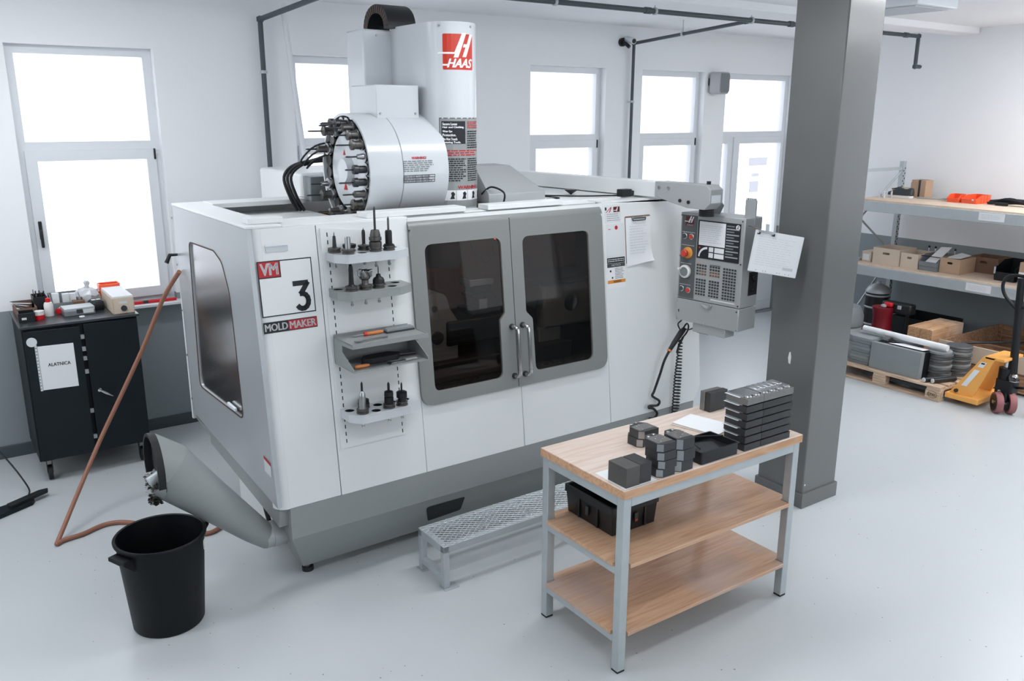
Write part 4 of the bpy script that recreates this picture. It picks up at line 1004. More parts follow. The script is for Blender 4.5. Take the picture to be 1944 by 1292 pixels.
tube('hook', 'iron_black', t, smooth_path(L((2.93, -.02, 1.11), (2.90, -.02, 1.16), (2.94, -.02, 1.19), (2.91, -.02, 1.23), (2.9, -.02, 1.27)), 4), .005)
cyl('hose_collar', 'orange_wood', t, L((2.82, -.03, .985))[0], L((2.812, -.03, .975))[0], .016)
tube('hose', 'rubber', t, smooth_path(L((2.815, -.03, .978), (2.77, -.03, .91), (2.735, -.03, .82), (2.695, -.02, .70), (2.68, -.02, .665), (2.74, -.03, .62), (2.735, -.02, .585), (2.65, -.03, .60), (2.63, -.04, .592), (2.68, -.03, .575), (2.725, -.03, .53), (2.70, -.03, .50), (2.64, -.04, .51)), 6), .009)
co = []
for i in range(24*14):
    f = i/(24*14); an = 2*PI*i/14; r = .012+.012*min(1, f*2)
    co.append(Vector((2.925-.02*f+r*math.cos(an), -.03-.004*f+r*math.sin(an), 1.04-.56*f))-bz)
tube('coiled_hose', 'rubber', t, co, .0052, 6)
# lever behind the machine corner
tube('side_lever', 'rubber', MM, [(-.07, 1.55, 1.72), (-.115, 1.56, 1.72), (-.14, 1.56, 1.67)], [.008, .012, .014], 8)

# probe lying on the roof
t = thing('spray_nozzle', 'black cone shaped nozzle lying on the roof by the pendant arm', 'nozzle', ml((2.62, .31, 2.0455)), MZ)
box('body', 'plastic_black', t, -.02, -.03, 0, .07, .03, .05, .004)
MB().ring([[Vector((.07, a, b)) for a, b in ((-.025, .01), (.025, .01), (.025, .042), (-.025, .042))], [Vector((.20, a, b)) for a, b in ((-.008, .005), (.008, .005), (.008, .016), (-.008, .016))]]).build('tip', 'plastic_black', t)

# ------------------------------------------------------------------ step in front of the machine
t = thing('step_platform', 'low grey steel step with expanded metal top before the machine', 'step', ml((.71, -.41, 0)), MZ)
SL, SW, SH = 1.75, .29, .272; w = .038
for x in (0, SL-w):
    for y in (0, SW-w): MB().box(x, y, .006, x+w, y+w, SH-.008).build('leg', 'galvanised', t, .003)
    box('end_tie', 'galvanised', t, x, w, .05, x+w, SW-w, .085, .003)
    for y in (-.02, SW-.05): box('foot_plate', 'galvanised', t, x-.005, y, 0, x+w+.05, y+.07, .006, .001)
for y in (0, SW-w): box('rail', 'galvanised', t, 0, y, SH-.05, SL, y+w, SH-.006, .003)
for x in (0, SL-w): box('cross_rail', 'galvanised', t, x, w, SH-.05, x+w, SW-w, SH-.006, .003)
gm = MB(); px_, py_ = .042, .0165
ny = int(SW/py_); nx = int(SL/px_)
def strand(a, b):
    a = Vector(a); b = Vector(b); d_ = b-a; n_ = Vector((-d_.y, d_.x, 0)).normalized()*.0014
    gm.add([a-n_, b-n_, b+n_+Vector((0, 0, .002)), a+n_+Vector((0, 0, .002))], [(0, 1, 2, 3)])
    gm.add([a-n_-Vector((0, 0, .0015)), b-n_-Vector((0, 0, .0015)), b-n_, a-n_], [(0, 1, 2, 3)])
for j in range(ny):
    for i in range(nx):
        x = i*px_+(j % 2)*px_/2; y = j*py_
        strand((x, y, SH-.003), (x+px_/2, y+py_, SH-.003)); strand((x+px_/2, y+py_, SH-.003), (x+px_, y, SH-.003))
stuff(gm.build('expanded_metal', 'galvanised', t, smooth=False))

# ------------------------------------------------------------------ bucket and hose
t = thing('bucket', 'large black plastic bucket below the chip chute', 'bucket', (.80, 4.31, 0), math.radians(17))
prof = [(.02, 0), (.172, 0), (.178, .01), (.214, .47), (.214, .485), (.226, .488), (.228, .50), (.222, .507), (.212, .504), (.206, .46), (.168, .02), (.02, .014)]
MB().lathe(prof, n=56).build('tub', 'bucket_black', t, ang=60)
for s in (-1, 1):
    M_ = Matrix.Rotation(PI/2*0+(PI if s < 0 else 0)+.15, 4, 'Z')
    h = MB()
    h.prism([(.213, .475), (.262, .475), (.262, .455), (.254, .455), (.254, .467), (.212, .467)], lambda a, b: M_ @ Vector((a, -.06, b)), lambda a, b: M_ @ Vector((a, .06, b)))
    for y in (-.06, .052): h.prism([(.210, .475), (.262, .475), (.262, .455), (.207, .40)], lambda a, b, y=y: M_ @ Vector((a, y, b)), lambda a, b, y=y: M_ @ Vector((a, y+.008, b)))
    h.build('handle', 'bucket_black', t, .002)
M_ = Matrix.Rotation(.02, 4, 'Z')
stk = MB().box(.2105, -.012, .40, .2135, .012, .45, Matrix.Rotation(-.75, 4, 'Z')).build('sticker', 'tag_white', t)

hp_ = [(1.335, 5.62, 1.62), (1.26, 5.80, 1.42), (1.13, 5.90, 1.10), (.98, 5.95, .80), (.80, 5.92, .50), (.62, 5.78, .24), (.50, 5.64, .09), (.44, 5.56, .022), (.43, 5.53, .016), (.47, 5.56, .016), (.58, 5.58, .016), (.72, 5.64, .016), (.84, 5.60, .016), (.98, 5.43, .016), (1.12, 5.24, .016), (1.24, 5.14, .016), (1.36, 5.20, .016), (1.55, 5.30, .016), (1.8, 5.3, .016)]
tag(tube('hose', 'hose_brown', None, smooth_path(hp_, 6), .0145, 10), 'brown rubber hose hanging from machine corner and curling over floor', 'hose')
# ------------------------------------------------------------------ workbench
TB = thing('workbench', 'light grey steel workbench with wooden top and two shelves', 'workbench', (2.4382, 2.6, 0), math.radians(-.3791))
TL, TW, TH = 1.263, .633, .959; lw = .047
def tp(u, v, z=TH):
    a = math.radians(-.3791); return Vector((2.4382+math.cos(a)*u-math.sin(a)*v, 2.6+math.sin(a)*u+math.cos(a)*v, z))
TR = math.radians(-.3791)
MB().box(0, 0, TH-.043, TL, TW, TH).build('top', 'table_top', TB, .003)
box('edge_band', 'edge_wood', TB, .001, -.0015, TH-.0425, TL-.001, .0, TH-.003); box('edge_band', 'edge_wood', TB, -.0015, .001, TH-.0425, 0, TW-.001, TH-.003)
for x in (.008, TL-lw-.008):
    for y in (.008, TW-lw-.008):
        lg_ = box('leg', 'galvanised', TB, x, y, .01, x+lw, y+lw, TH-.044, .003)
        box('leg_cap', 'rubber', lg_, x+.001, y+.001, 0, x+lw-.001, y+lw-.001, .0105, .001)
for y in (.008, TW-lw-.008): box('apron', 'galvanised', TB, .008+lw, y, TH-.093, TL-.008-lw, y+lw, TH-.044, .003)
for x in (.008, TL-lw-.008): box('apron', 'galvanised', TB, x, .008+lw, TH-.093, x+lw, TW-.008-lw, TH-.044, .003)
for z in (.555, .195):
    for x in (.008, TL-lw-.008): box('shelf_bearer', 'galvanised', TB, x, .008+lw, z-.04, x+lw, TW-.008-lw, z, .003)
    p = [(-.002, lw+.012), (lw+.012, lw+.012), (lw+.012, -.002), (TL-lw-.012, -.002), (TL-lw-.012, lw+.012), (TL+.002, lw+.012), (TL+.002, TW-lw-.012), (TL-lw-.012, TW-lw-.012), (TL-lw-.012, TW), (lw+.012, TW), (lw+.012, TW-lw-.012), (-.002, TW-lw-.012)]
    MB().prism(p, XY(z), XY(z+.02)).build('shelf', 'shelf_wood', TB, .002)

# steel bars: seven layers of two
for k in range(7):
    z = TH+k*.0405; j = .004*math.sin(k*2.1); pos = ('bottom', 'second', 'third', 'fourth', 'fifth', 'sixth', 'top')[k]
    for half in (0, 1):
        u0, u1 = (.812, .935) if half == 0 else (.937, 1.168)
        t = thing('steel_bar', '%s dark steel bar, %s layer of the tall stack on workbench' % ('short' if half == 0 else 'long', pos), 'steel bar', tp(u0+j, .012, z), TR, group='bars in the tall stack')
        m_ = 'steel_bar' if k < 6 else 'steel_plate'
        MB().prism(rpoly([(0, 0), (u1-u0, 0), (u1-u0, .14), (0, .14)], .003), XY(.0006), XY(.034)).build('body', m_, t, .002)
        box('spacer', 'steel', t, .002, .03, .034, u1-u0-.002, .138, .0404)
        if half == 0: box('shim', 'tag_white', t, -.012, .045, .032, .03, .14, .034)
        if k == 6:
            nb = 2 if half == 0 else 4
            for i in range(nb):
                MB().lathe([(.020, .0405), (.020, .042), (.015, .049), (.006, .051), (.004, .0515)], ((i+.5)*(u1-u0)/nb, .028, -.006), n=20).build('boss', 'steel', t)
            if half == 1:
                for i in range(5): box('rib', 'steel', t, .02+i*.042, .065, .034, .045+i*.042, .138, .0425, .002)

def block(name, label, u, v, z, L_, D_, H_, m_, cut=.0, group=None, rz=0.0, edge=None):
    t = thing(name, label, 'steel block', tp(u, v, z), TR+rz, group=group)
    poly = [(0, cut), (cut, 0), (L_, 0), (L_, D_), (0, D_)] if cut else rect(0, 0, L_, D_)
    MB().prism(poly, XY(.0006), XY(H_)).build('body', m_, t, .0015)
    if edge: box('bright_edge', edge, t, .001, .001, .002, .002, .002, .003)
    return t
def plate_stack(word, u, v, n, H_, L_=.10, D_=.135, jit=.004, dark_bottom=False):
    for k in range(n):
        pos = ('bottom', 'second', 'third', 'top')[k] if n == 4 else ('bottom', 'middle', 'top')[k] if n == 3 else ('lower', 'upper')[k]
        m_ = 'steel_bar' if (dark_bottom and k == 0) else 'steel_bar'
        t = thing('mould_plate', '%s machined steel plate of the %s' % (pos, word), 'steel plate', tp(u+jit*math.sin(k*1.7), v+jit*math.cos(k*2.3), TH+k*H_), TR, group='machined plates stacked on the workbench')
        c_ = .022
        MB().prism([(0, c_), (c_, 0), (L_, 0), (L_, D_-.03), (L_-.03, D_), (.03, D_), (0, D_-.03)], XY(.0005), XY(H_-.0005)).build('body', m_, t, .0015)
        MB().add([(-.0004, c_, .004), (c_, -.0004, .004), (c_, -.0004, H_-.003), (-.0004, c_, H_-.003)], [(0, 1, 2, 3)]).build('chamfer_face', 'steel', t, smooth=False).location = (-.0006, -.0006, 0)
        if k == n-1:
            box('top_face', 'steel_plate', t, .006, .02, H_-.0005, L_-.004, D_-.03, H_+.0006)
            for a, b in ((.03, .03), (.085, .03), (.06, .05), (.03, .07), (.085, .06), (.055, .085)):
                MB().lathe([(.004, 0), (.0045, .0015), (.003, .003)], (a, b, H_+.0006), n=10).build('screw', 'chrome', t)
            for a, b in ((.03, .11), (.07, .118)): MB().lathe([(.009, 0), (.010, .002), (.006, .004)], (a, b, H_), n=12).build('bush', 'steel', t)
plate_stack('four-high stack at the front edge', .225, .006, 4, .0425)
plate_stack('three-high stack beside the black tray', .345, .006, 3, .056, dark_bottom=True)
plate_stack('low stack at the back of the workbench', .405, .335, 2, .045, L_=.12, D_=.12)
block('steel_block', 'brownish steel block at the very corner of the bench front', .024, .016, TH, .083, .125, .097, 'steel_block', group='bare steel blocks on the workbench')
block('steel_block', 'dark steel block between the corner block and plate stack', .1095, .019, TH, .0715, .119, .098, 'steel_bar', group='bare steel blocks on the workbench')
block('steel_block', 'dark upright steel block at the back right of the bench', 1.105, .515, TH, .142, .035, .115, 'steel_bar', group='bare steel blocks on the workbench')
block('steel_block', 'paler upright steel block leaning behind the dark upright one', 1.101, .5515, TH, .142, .0355, .113, 'steel_plate', group='bare steel blocks on the workbench')
t = thing('paper_sheet', 'small white sheet under the dark block at bench corner', 'paper', tp(.012, .008, TH+.0003), TR)
flat('sheet', 'paper', t, [(0, 0), (.2, 0), (.205, .10), (.10, .225), (.01, .225)], XY(0.0001))
t = thing('paper_stack', 'white papers lying on the bench before the tall stack', 'paper', tp(.848, .228, TH), TR+.25)
for k in range(4): MB().prism([(0, 0), (.20, -.002*k), (.205, .27), (.005*k, .275)], XY(.0005+.003*k), XY(.0028+.003*k)).build('sheet', 'paper' if k % 2 else 'cardboard_pale', t, smooth=False)
# open black case
t = thing('black_case', 'open black plastic case between plate stacks and steel bars', 'case', tp(.505, .012, TH), TR)
MB().prism(rect(0, 0, .262, .19, .012), XY(.001), XY(.03)).build('tray', 'plastic_black', t, .003)
MB().prism(rect(.0, 0, .262, .19, .012), XY(.03), XY(.062), [rect(.008, .008, .254, .182, .01)]).build('rim', 'plastic_black', t, .002)
MB().prism([(.02, .02), (.16, .02), (.20, .11), (.09, .16), (.03, .11)], XY(.03), XY(.045)).build('inlay', 'plastic_dark', t, .004)
tube('strap', 'rubber', t, smooth_path([(.03, .04, .065), (.07, .14, .068), (.12, .17, .066), (.26, .10, .066)], 5), .004)

# crate on the middle shelf
t = thing('crate', 'black plastic crate on the middle shelf of workbench', 'crate', tp(.15, .24, .575), TR)
cl_, cw_, chh = .31, .375, .155
MB().ring([[Vector(p+(z,)) for p in rect(o, o, cl_-o, cw_-o)] for z, o in ((0, .016), (.006, .012), (.118, .004))], True, False).build('tub', 'plastic_black', t, .003)
MB().prism(rect(-.004, -.004, cl_+.004, cw_+.004, .012), XY(.118), XY(chh), [rect(.010, .010, cl_-.010, cw_-.010, .008)]).build('rim', 'plastic_black', t, .002)
MB().prism(rect(.012, .012, cl_-.012, cw_-.012), XY(.004), XY(.008)).build('bottom', 'plastic_black', t)
for x in (.09, .215): box('rib', 'plastic_black', t, x, -.001, .01, x+.012, .01, .118, .001)
for y in (.11, .255): box('rib', 'plastic_black', t, -.001, y, .01, .01, y+.012, .118, .001)
for x, y, w_, d_ in ((.145, -.006, .022, .008), (-.006, .18, .008, .022)):
    lt2 = box('latch', 'plastic_dark', t, x, y, .05, x+w_, y+d_, .098, .002)
    box('label_dot', 'red_plastic', lt2, x+.003, y-.001 if w_ > .01 else y+.003, .055, x+w_-.003 if w_ > .01 else x-.001+.002, y+.001 if w_ > .01 else y+d_-.003, .064)

# ------------------------------------------------------------------ tool cabinet under the first window
CB = thing('tool_cabinet', 'dark navy steel cabinet on castors under the left window', 'cabinet', (.485, 6.60, 0))
cw, cdp = .755, .62
box('body', 'cabinet_navy', CB, 0, .03, .16, cw, cdp, 1.15, .004)
MB().box(-.01, -.005, 1.15, cw+.015, cdp+.01, 1.168).build('top', 'cabinet_top', CB, .003)
M_ = Matrix.Translation((.012, .03, 0)) @ Matrix.Rotation(-.10, 4, 'Z')
dlo = MB().box(0, -.025, .175, .352, 0, 1.132, M_).build('left_door', 'cabinet_navy', CB, .003)
M2 = Matrix.Translation((cw-.005, .03, 0)) @ Matrix.Rotation(.03, 4, 'Z')
dro = MB().box(-.362, -.025, .175, 0, 0, 1.14, M2).build('right_door', 'cabinet_navy', CB, .003)
for z in (1.06, .97, .90, .80, .50, .30): box('drawer_edge', 'galvanised' if z not in (.97, .80) else 'paper_grey', CB, .36, .005, z-.03, .40, .029, z, .002)
def dM(M): return lambda a, b: M @ Vector((a, -.0262, b))
pn = flat('notice', 'paper', dlo, rect(.075, .70, .30, 1.02), dM(M_)); text('lettering', 'print_black', dlo, 'ALATNICA', .125, .868, .268, .892, lambda a, b: M_ @ Vector((a, -.0275, b)), .025)
flat('ruler', 'tag_white', dlo, rect(.058, .695, .073, 1.03), dM(M_))
lines('ruler_marks', 'print_black', dlo, .060, .071, .70, 1.02, 14, lambda a, b: M_ @ Vector((a, -.0272, b)), 61, .25)
c = M_ @ Vector((.045, -.025, 1.055)); dd = M_.to_3x3() @ Vector((0, -1, 0)); cyl('magnet_disc', 'tag_white', dlo, c, c+dd*.006, .033, n=24)
c = M2 @ Vector((-.31, -.025, .64)); dd = M2.to_3x3() @ Vector((0, -1, 0)); r_ = M2.to_3x3() @ Vector((1, 0, 0))
cyl('lock', 'chrome', dro, c, c+dd*.012, .014, n=14); tube('lock_handle', 'chrome', dro, [c+dd*.014-r_*.01+Vector((0, 0, .008)), c+dd*.018+r_*.04-Vector((0, 0, .028)), c+dd*.016+r_*.085-Vector((0, 0, .06))], [.008, .011, .004], 8)
for x in (.06, cw-.06):
    for y in (.08, cdp-.07):
        k = cyl('castor', 'rubber', CB, (x-.014, y, .055), (x+.014, y, .055), .055, n=20)
        MB().prism([(y-.03, .155), (y+.03, .155), (y+.012, .05), (y-.012, .05)], YZ(x-.02), YZ(x-.016)).build('fork', 'steel_dark', k)
        MB().prism([(y-.03, .155), (y+.03, .155), (y+.012, .05), (y-.012, .05)], YZ(x+.016), YZ(x+.02)).build('fork', 'steel_dark', k)
        box('plate', 'steel_dark', k, x-.035, y-.035, .153, x+.035, y+.035, .16)

CT = 1.1683
def item(name, label, cat, x, y, rz=0.0, z=CT): return thing(name, label, cat, (x, y, z), rz)
# wooden box with lid
t = item('wooden_box', 'pale wooden box with dovetailed edges at right end of cabinet', 'box', 1.092, 6.66, 0)
box('body', 'pale_wood', t, 0, 0, .0005, .148, .43, .118, .002); box('lid', 'paper', t, .004, .004, .1185, .144, .432, .13, .001)
flat('label', 'tag_white', t, rect(.045, .075, .10, .092), XZ(-.001)); cyl('knob', 'plastic_dark', t, (.075, 0, .04), (.075, -.008, .04), .021, n=20)
for z in range(8):
    for x in (0, .142): box('dovetail', 'cardboard', t, x, -.0008, .008+z*.0135, x+.006, .003, .0145+z*.0135)
t = item('orange_tray', 'orange red tray standing behind the pale wooden box', 'tray', 1.085, 7.095)
MB().prism(rect(0, 0, .15, .11, .01), XY(0.0005), XY(.15), [rect(.008, .008, .142, .102, .008)]).build('tub', 'orange_plastic', t); box('bottom', 'orange_plastic', t, .01, .01, .10, .14, .10, .106)
t = item('plastic_bag', 'crumpled clear plastic bag tied with a knot on cabinet', 'plastic bag', 1.0, 7.105, 0)
rnd = random.Random(4); rings = []
for (r, h) in ((.03, .0), (.07, .008), (.085, .03), (.08, .06), (.088, .085), (.07, .115), (.055, .125), (.03, .135), (.012, .145), (.016, .16), (.022, .18), (.01, .185)):
    rings.append([Vector((r*(1+.22*rnd.uniform(-1, 1))*math.cos(2*PI*i/18), r*(1+.22*rnd.uniform(-1, 1))*math.sin(2*PI*i/18)*.75, max(.0, h+.012*rnd.uniform(-1, 1)*(h > .01)))) for i in range(18)])
b_ = MB().ring(rings).build('bag', 'bag_plastic', t, ang=25); b_.location = (0, 0, .001)
t = item('black_pouch', 'black pouch with small white labels beside the wooden box', 'pouch', .985, 6.87, .1)
MB().ring([[Vector((p[0], p[1], z)) for p in rpoly([(o, o), (.095-o, o), (.095-o, .13-o), (o, .13-o)], .02)] for z, o in ((.0005, .006), (.03, 0), (.06, .004), (.075, .02))]).build('body', 'plastic_black', t, ang=60)
for x in (.012, .045): box('label', 'tag_white', t, x, .03, .0755, x+.026, .06, .0775)
t = item('grey_case', 'flat grey plastic case with latch at the front of cabinet', 'case', .787, 6.775, .05)
box('base', 'plastic_grey', t, 0, 0, .0005, .205, .15, .03, .003); box('lid', 'galvanised', t, .0, .0, .031, .205, .15, .056, .004)
box('latch', 'plastic_dark', t, .08, -.005, .018, .12, .001, .045, .001); box('label', 'tag_white', t, .125, -.002, .012, .195, .0, .04)
t = item('spray_bottle', 'small white bottle with red cap near cabinet left', 'bottle', .702, 6.88)
MB().lathe([(.012, .0005), (.030, .001), (.031, .01), (.031, .085), (.025, .10), (.012, .104)], n=24).build('body', 'button_white', t); MB().lathe([(.015, .103), (.016, .106), (.016, .13), (.010, .134)], n=18).build('cap', 'red_plastic', t)
t = item('marking_pot', 'small pot with red lid at the front left of cabinet', 'pot', .628, 6.80)
MB().lathe([(.01, .0005), (.034, .001), (.036, .03), (.036, .034)], n=24).build('lid', 'red_plastic', t); MB().lathe([(.034, .0345), (.034, .062), (.01, .064)], n=24).build('pot', 'button_white', t)
t = item('red_cap_tube', 'white tube with red end lying left of the grey case', 'tube', .762, 6.90, 1.2)
MB().lathe([(.005, 0), (.021, .001), (.021, .03), (.018, .032)], (0, 0, .0215), 'x').build('cap', 'red_plastic', t); MB().lathe([(.017, .032), (.017, .12), (.005, .124)], (0, 0, .0215), 'x').build('body', 'button_white', t)
t = item('small_parts_tray', 'open black tray with small parts at cabinet left corner', 'tray', .492, 6.745, -.05)
MB().prism(rect(0, 0, .105, .13, .008), XY(.0005), XY(.065), [rect(.006, .006, .099, .124, .006)]).build('tub', 'plastic_black', t); box('bottom', 'plastic_dark', t, .007, .007, .012, .098, .123, .016)
box('part', 'tag_white', t, .07, .02, .0165, .092, .05, .03, .002); box('label', 'tag_white', t, .02, -.0015, .02, .05, 0, .035)
t = item('parts_box', 'low brown box of papers and metal strips at cabinet left', 'box', .50, 6.90, .0)
MB().prism(rect(0, 0, .13, .33), XY(.0005), XY(.07), [rect(.005, .005, .125, .325)]).build('tub', 'cardboard_dark', t); box('bottom', 'cardboard_dark', t, .006, .006, .008, .124, .324, .012)
for k in range(5):
    M_ = Matrix.Translation((.02+.02*k, .04+.05*k, .05+.006*k)) @ Matrix.Rotation(.3*k, 4, 'Z') @ Matrix.Rotation(.12, 4, 'Y')
    MB().box(-.01, -.04, 0, .012, .12, .004, M_).build('strip', ('paper', 'plastic_dark', 'galvanised')[k % 3], t)
t = item('tool_rack_bin', 'dark bin full of thin metal tools at cabinet back', 'bin', .625, 7.02, .0)
MB().prism(rect(0, 0, .09, .16), XY(.0005), XY(.12), [rect(.005, .005, .085, .155)]).build('tub', 'plastic_black', t); box('bottom', 'plastic_black', t, .006, .006, .02, .084, .154, .024)
rnd = random.Random(3)
for k in range(9):
    x, y = .015+.06*rnd.random(), .02+.12*rnd.random(); tube('rod', 'steel' if k % 2 else 'steel_dark', t, [(x, y, .025), (x+rnd.uniform(-.008, .008), y+rnd.uniform(-.02, .02), .13+.03*rnd.random())], .004, 6)
t = item('storage_bin', 'grey plastic storage bin holding white packages at cabinet back', 'bin', .735, 7.01)
MB().prism([(0, .001), (.17, .001), (.17, .115), (.06, .115), (0, .075)], lambda a, b: Vector((0, a, b)), lambda a, b: Vector((.006, a, b))).build('side', 'plastic_grey', t)
MB().prism([(0, .001), (.17, .001), (.17, .115), (.06, .115), (0, .075)], lambda a, b: Vector((.194, a, b)), lambda a, b: Vector((.20, a, b))).build('side', 'plastic_grey', t)
box('front', 'plastic_grey', t, .006, 0, .001, .194, .006, .06); box('back', 'plastic_grey', t, .006, .164, .001, .194, .17, .115); box('bottom', 'plastic_grey', t, .006, .006, .001, .194, .164, .006)
for k, (x, h) in enumerate(((.015, .13), (.085, .115), (.135, .11))):
    q = item('package', '%s white package standing in the grey storage bin' % ('left', 'middle', 'right')[k], 'package', .735+x, 7.05+.02*k, z=CT+.0065)
    box('wrapper', 'paper' if k != 1 else 'tag_white', q, 0, 0, 0, .048, .035, h-.0065, .004); box('seal', 'print_faint', q, .006, -.0006, .02, .042, 0, .035)
t = item('brown_carton', 'small brown carton behind the grey case on cabinet', 'box', .88, 6.99)
box('carton', 'cardboard_dark', t, 0, 0, .0005, .08, .07, .065, .002)
t = item('eraser', 'tiny white rag in front of the grey case', 'rag', .89, 6.715, 0)
MB().lathe([(.002, .0005), (.02, .001), (.018, .006), (.002, .008)], n=14).build('rag', 'paper', t)
t = thing('spirit_level', 'slim red level lying on the window sill', 'level', (1.32, 7.25, 1.1005))
box('body', 'red_plastic', t, 0, 0, .0003, .36, .025, .022, .002); box('vial', 'plastic_dark', t, .10, -.001, .003, .14, .026, .0235, .001)

# stand foot and cable on the floor at the far left
t = thing('stand_base', 'black flat stand base with cable on floor at left edge', 'stand', (.10, 6.15, 0), .25)
MB().prism(rpoly([(-.30, -.12), (.30, .04), (.33, .09), (.28, .12), (-.30, .10)], .02), XY(.001), XY(.03)).build('plate', 'cabinet_navy', t, .004)
MB().prism(rpoly([(.15, .02), (.42, .10), (.44, .14), (.38, .15), (.15, .08)], .01), XY(.031), XY(.05)).build('pedal', 'rubber', t, .003)
tube('cable', 'rubber', t, smooth_path([(.30, .10, .055), (.36, .30, .05), (.30, .55, .25), (.10, .85, .6), (-.05, .98, .8)], 6), .006)
t = thing('wall_socket', 'small black knob on the grey dado at the left edge', 'socket', (.245, 7.31, .72))
cyl('knob', 'rubber', t, (0, 0, 0), (0, -.03, 0), .022); cyl('rosette', 'plastic_dark', t, (0, 0, 0), (0, -.006, 0), .03)
# ------------------------------------------------------------------ shelving rack along the right wall
RX0, RX1 = 8.86, 9.72; RY0, RY1 = 2.6, 5.80; S1, S2 = 1.677, .95
RK = thing('shelving_rack', 'galvanised steel shelving rack with chipboard shelves at right wall', 'shelving', (RX0, RY0, 0))
RD, RLN = RX1-RX0, RY1-RY0
def upright(x, y):
    p = MB().prism([(x, y), (x+.06, y), (x+.06, y+.05), (x+.054, y+.05), (x+.054, y+.006), (x+.006, y+.006), (x+.006, y+.05), (x, y+.05)], XY(0), XY(2.07)).build('upright', 'galvanised', RK)
    hs = MB(); z = .1
    while z < 2.0:
        for k, xx in enumerate((x+.016, x+.042)): hs.add([Vector((xx+.010*math.cos(2*PI*i/8), y-.0006, z+k*.03+.012*math.sin(2*PI*i/8))) for i in range(8)], [tuple(range(8))])
        z += .06
    stuff(hs.build('slot_holes', 'print_black', p, smooth=False))
for y in (RLN-.05, 0):
    for x in (0, RD-.06): upright(x, y)
    for i, z in enumerate((.25, .95, 1.97)): box('cross_brace', 'galvanised', RK, .06, y+.01, z, RD-.06, y+.03, z+.035)
    for i, (za, zb) in enumerate(((.28, .95), (.98, 1.45), (1.45, 1.95))):
        a, b = ((.06, zb), (RD-.06, za)) if i % 2 else ((.06, za), (RD-.06, zb))
        tube('diagonal_brace', 'galvanised', RK, [(a[0], y+.02, a[1]), (b[0], y+.02, b[1])], .012, 6)
for zt in (S1, S2):
    box('shelf_board', 'shelf_board', RK, .004, .0, zt-.022, RD, RLN-.002, zt, .002)
    for x in (-.03, RD-.03): box('beam', 'galvanised', RK, x, -.02, zt-.128, x+.035, RLN+.02, zt-.018, .004)
for zt, y in ((S1, 1.53), (S2, 1.56)):
    lb = box('shelf_label', 'paper', RK, -.0325, y, zt-.105, -.031, y+.255, zt-.025); lines('label_print', 'print_faint', lb, -(y+.23), -(y+.03), zt-.09, zt-.04, 3, lambda a, b: Vector((-.0335, -a, b)), 71, .25)

def rk(name, label, cat, x, y, z, rz=0.0, group=None): return thing(name, label, cat, (x, y, z), rz, group)
# top shelf
t = rk('shoe', 'dark grey running shoe with white sole on the upper shelf', 'shoe', 9.30, 5.55, S1+.0005, math.radians(92))
def sole(h, k): return [(-.135*k, 0), (-.12*k, -.035*k), (-.05, -.036*k), (.03, -.042*k), (.11*k, -.036*k), (.145*k, 0), (.12*k, .042*k), (.03, .042*k), (-.05, .036*k), (-.12*k, .036*k)]
MB().ring([[Vector((a, b, z)) for a, b in rpoly(sole(0, k), .02)] for z, k in ((.0, .93), (.01, 1.0), (.032, 1.0))]).build('sole', 'button_white', t)
up = []
for x, w_, h in ((-.134, .020, .095), (-.128, .030, .108), (-.10, .035, .110), (-.065, .036, .092), (-.03, .037, .105), (0, .039, .112), (.04, .042, .090), (.085, .041, .066), (.12, .034, .052), (.142, .014, .040)):
    up.append([Vector((x, w_*1.05, .030)), Vector((x, w_, .030+(h-.03)*.55)), Vector((x, w_*.62, .030+(h-.03)*.9)), Vector((x, 0, h)), Vector((x, -w_*.62, .030+(h-.03)*.9)), Vector((x, -w_, .030+(h-.03)*.55)), Vector((x, -w_*1.05, .030))])
MB().ring(up).build('upper', 'plastic_dark', t, ang=80); MB().lathe([(.002, 0), (.022, .001), (.02, .004), (.002, .005)], (-.065, 0, .090), n=14).build('opening', 'rubber', t); tube('laces', 'rubber', t, [(.07, 0, .085), (.05, .02, .092), (.03, -.02, .10), (.01, .02, .108), (-.005, -.015, .113)], .005, 6)
t.scale = (1.25, 1.2, 1.1)
t = rk('carton', 'tall open brown carton with black tape on the upper shelf', 'box', 9.50, 5.36, S1+.0005)
box('body', 'cardboard', t, 0, 0, 0, .16, .17, .20, .002); box('tape', 'plastic_dark', t, -.001, .06, .0, .161, .085, .201); box('flap', 'cardboard', t, .002, .172, .05, .10, .178, .17)
t = rk('flat_carton', 'low white carton behind the shoe on the upper shelf', 'box', 9.45, 5.54, S1+.0005); box('body', 'cardboard_pale', t, 0, 0, 0, .2, .20, .095, .003); box('lid_edge', 'plastic_dark', t, -.001, 0, .085, .0, .2, .088)
def orange_bin(label, x, y, rz, w, d_, h):
    t = rk('parts_bin', label, 'bin', x, y, S1+.0005, rz, 'orange open bins on the upper shelf')
    pr_ = [(0, 0), (d_, 0), (d_, h), (d_*.35, h), (-.015, h*.55), (-.015, h*.4)]
    for xx in (0, w-.005): MB().prism(pr_, lambda a, b: Vector((a, xx, b)), lambda a, b: Vector((a, xx+.005, b))).build('side', 'orange_plastic', t)
    box('front', 'orange_plastic', t, -.012, .005, 0, -.006, w-.005, h*.48); box('back', 'orange_plastic', t, d_-.005, .005, 0, d_, w-.005, h); box('bottom', 'orange_plastic', t, -.006, .005, 0, d_-.005, w-.005, .006)
    box('rim', 'orange_plastic', t, -.017, 0, h*.42, -.012, w, h*.56, .001)
    for k in range(3): box('rib', 'orange_plastic', t, d_*.3+k*d_*.22, -.004, .004, d_*.36+k*d_*.22, 0, h*.95)
    return t
orange_bin('left orange open bin on the upper shelf', 9.33, 4.87, .06, .125, .16, .085)
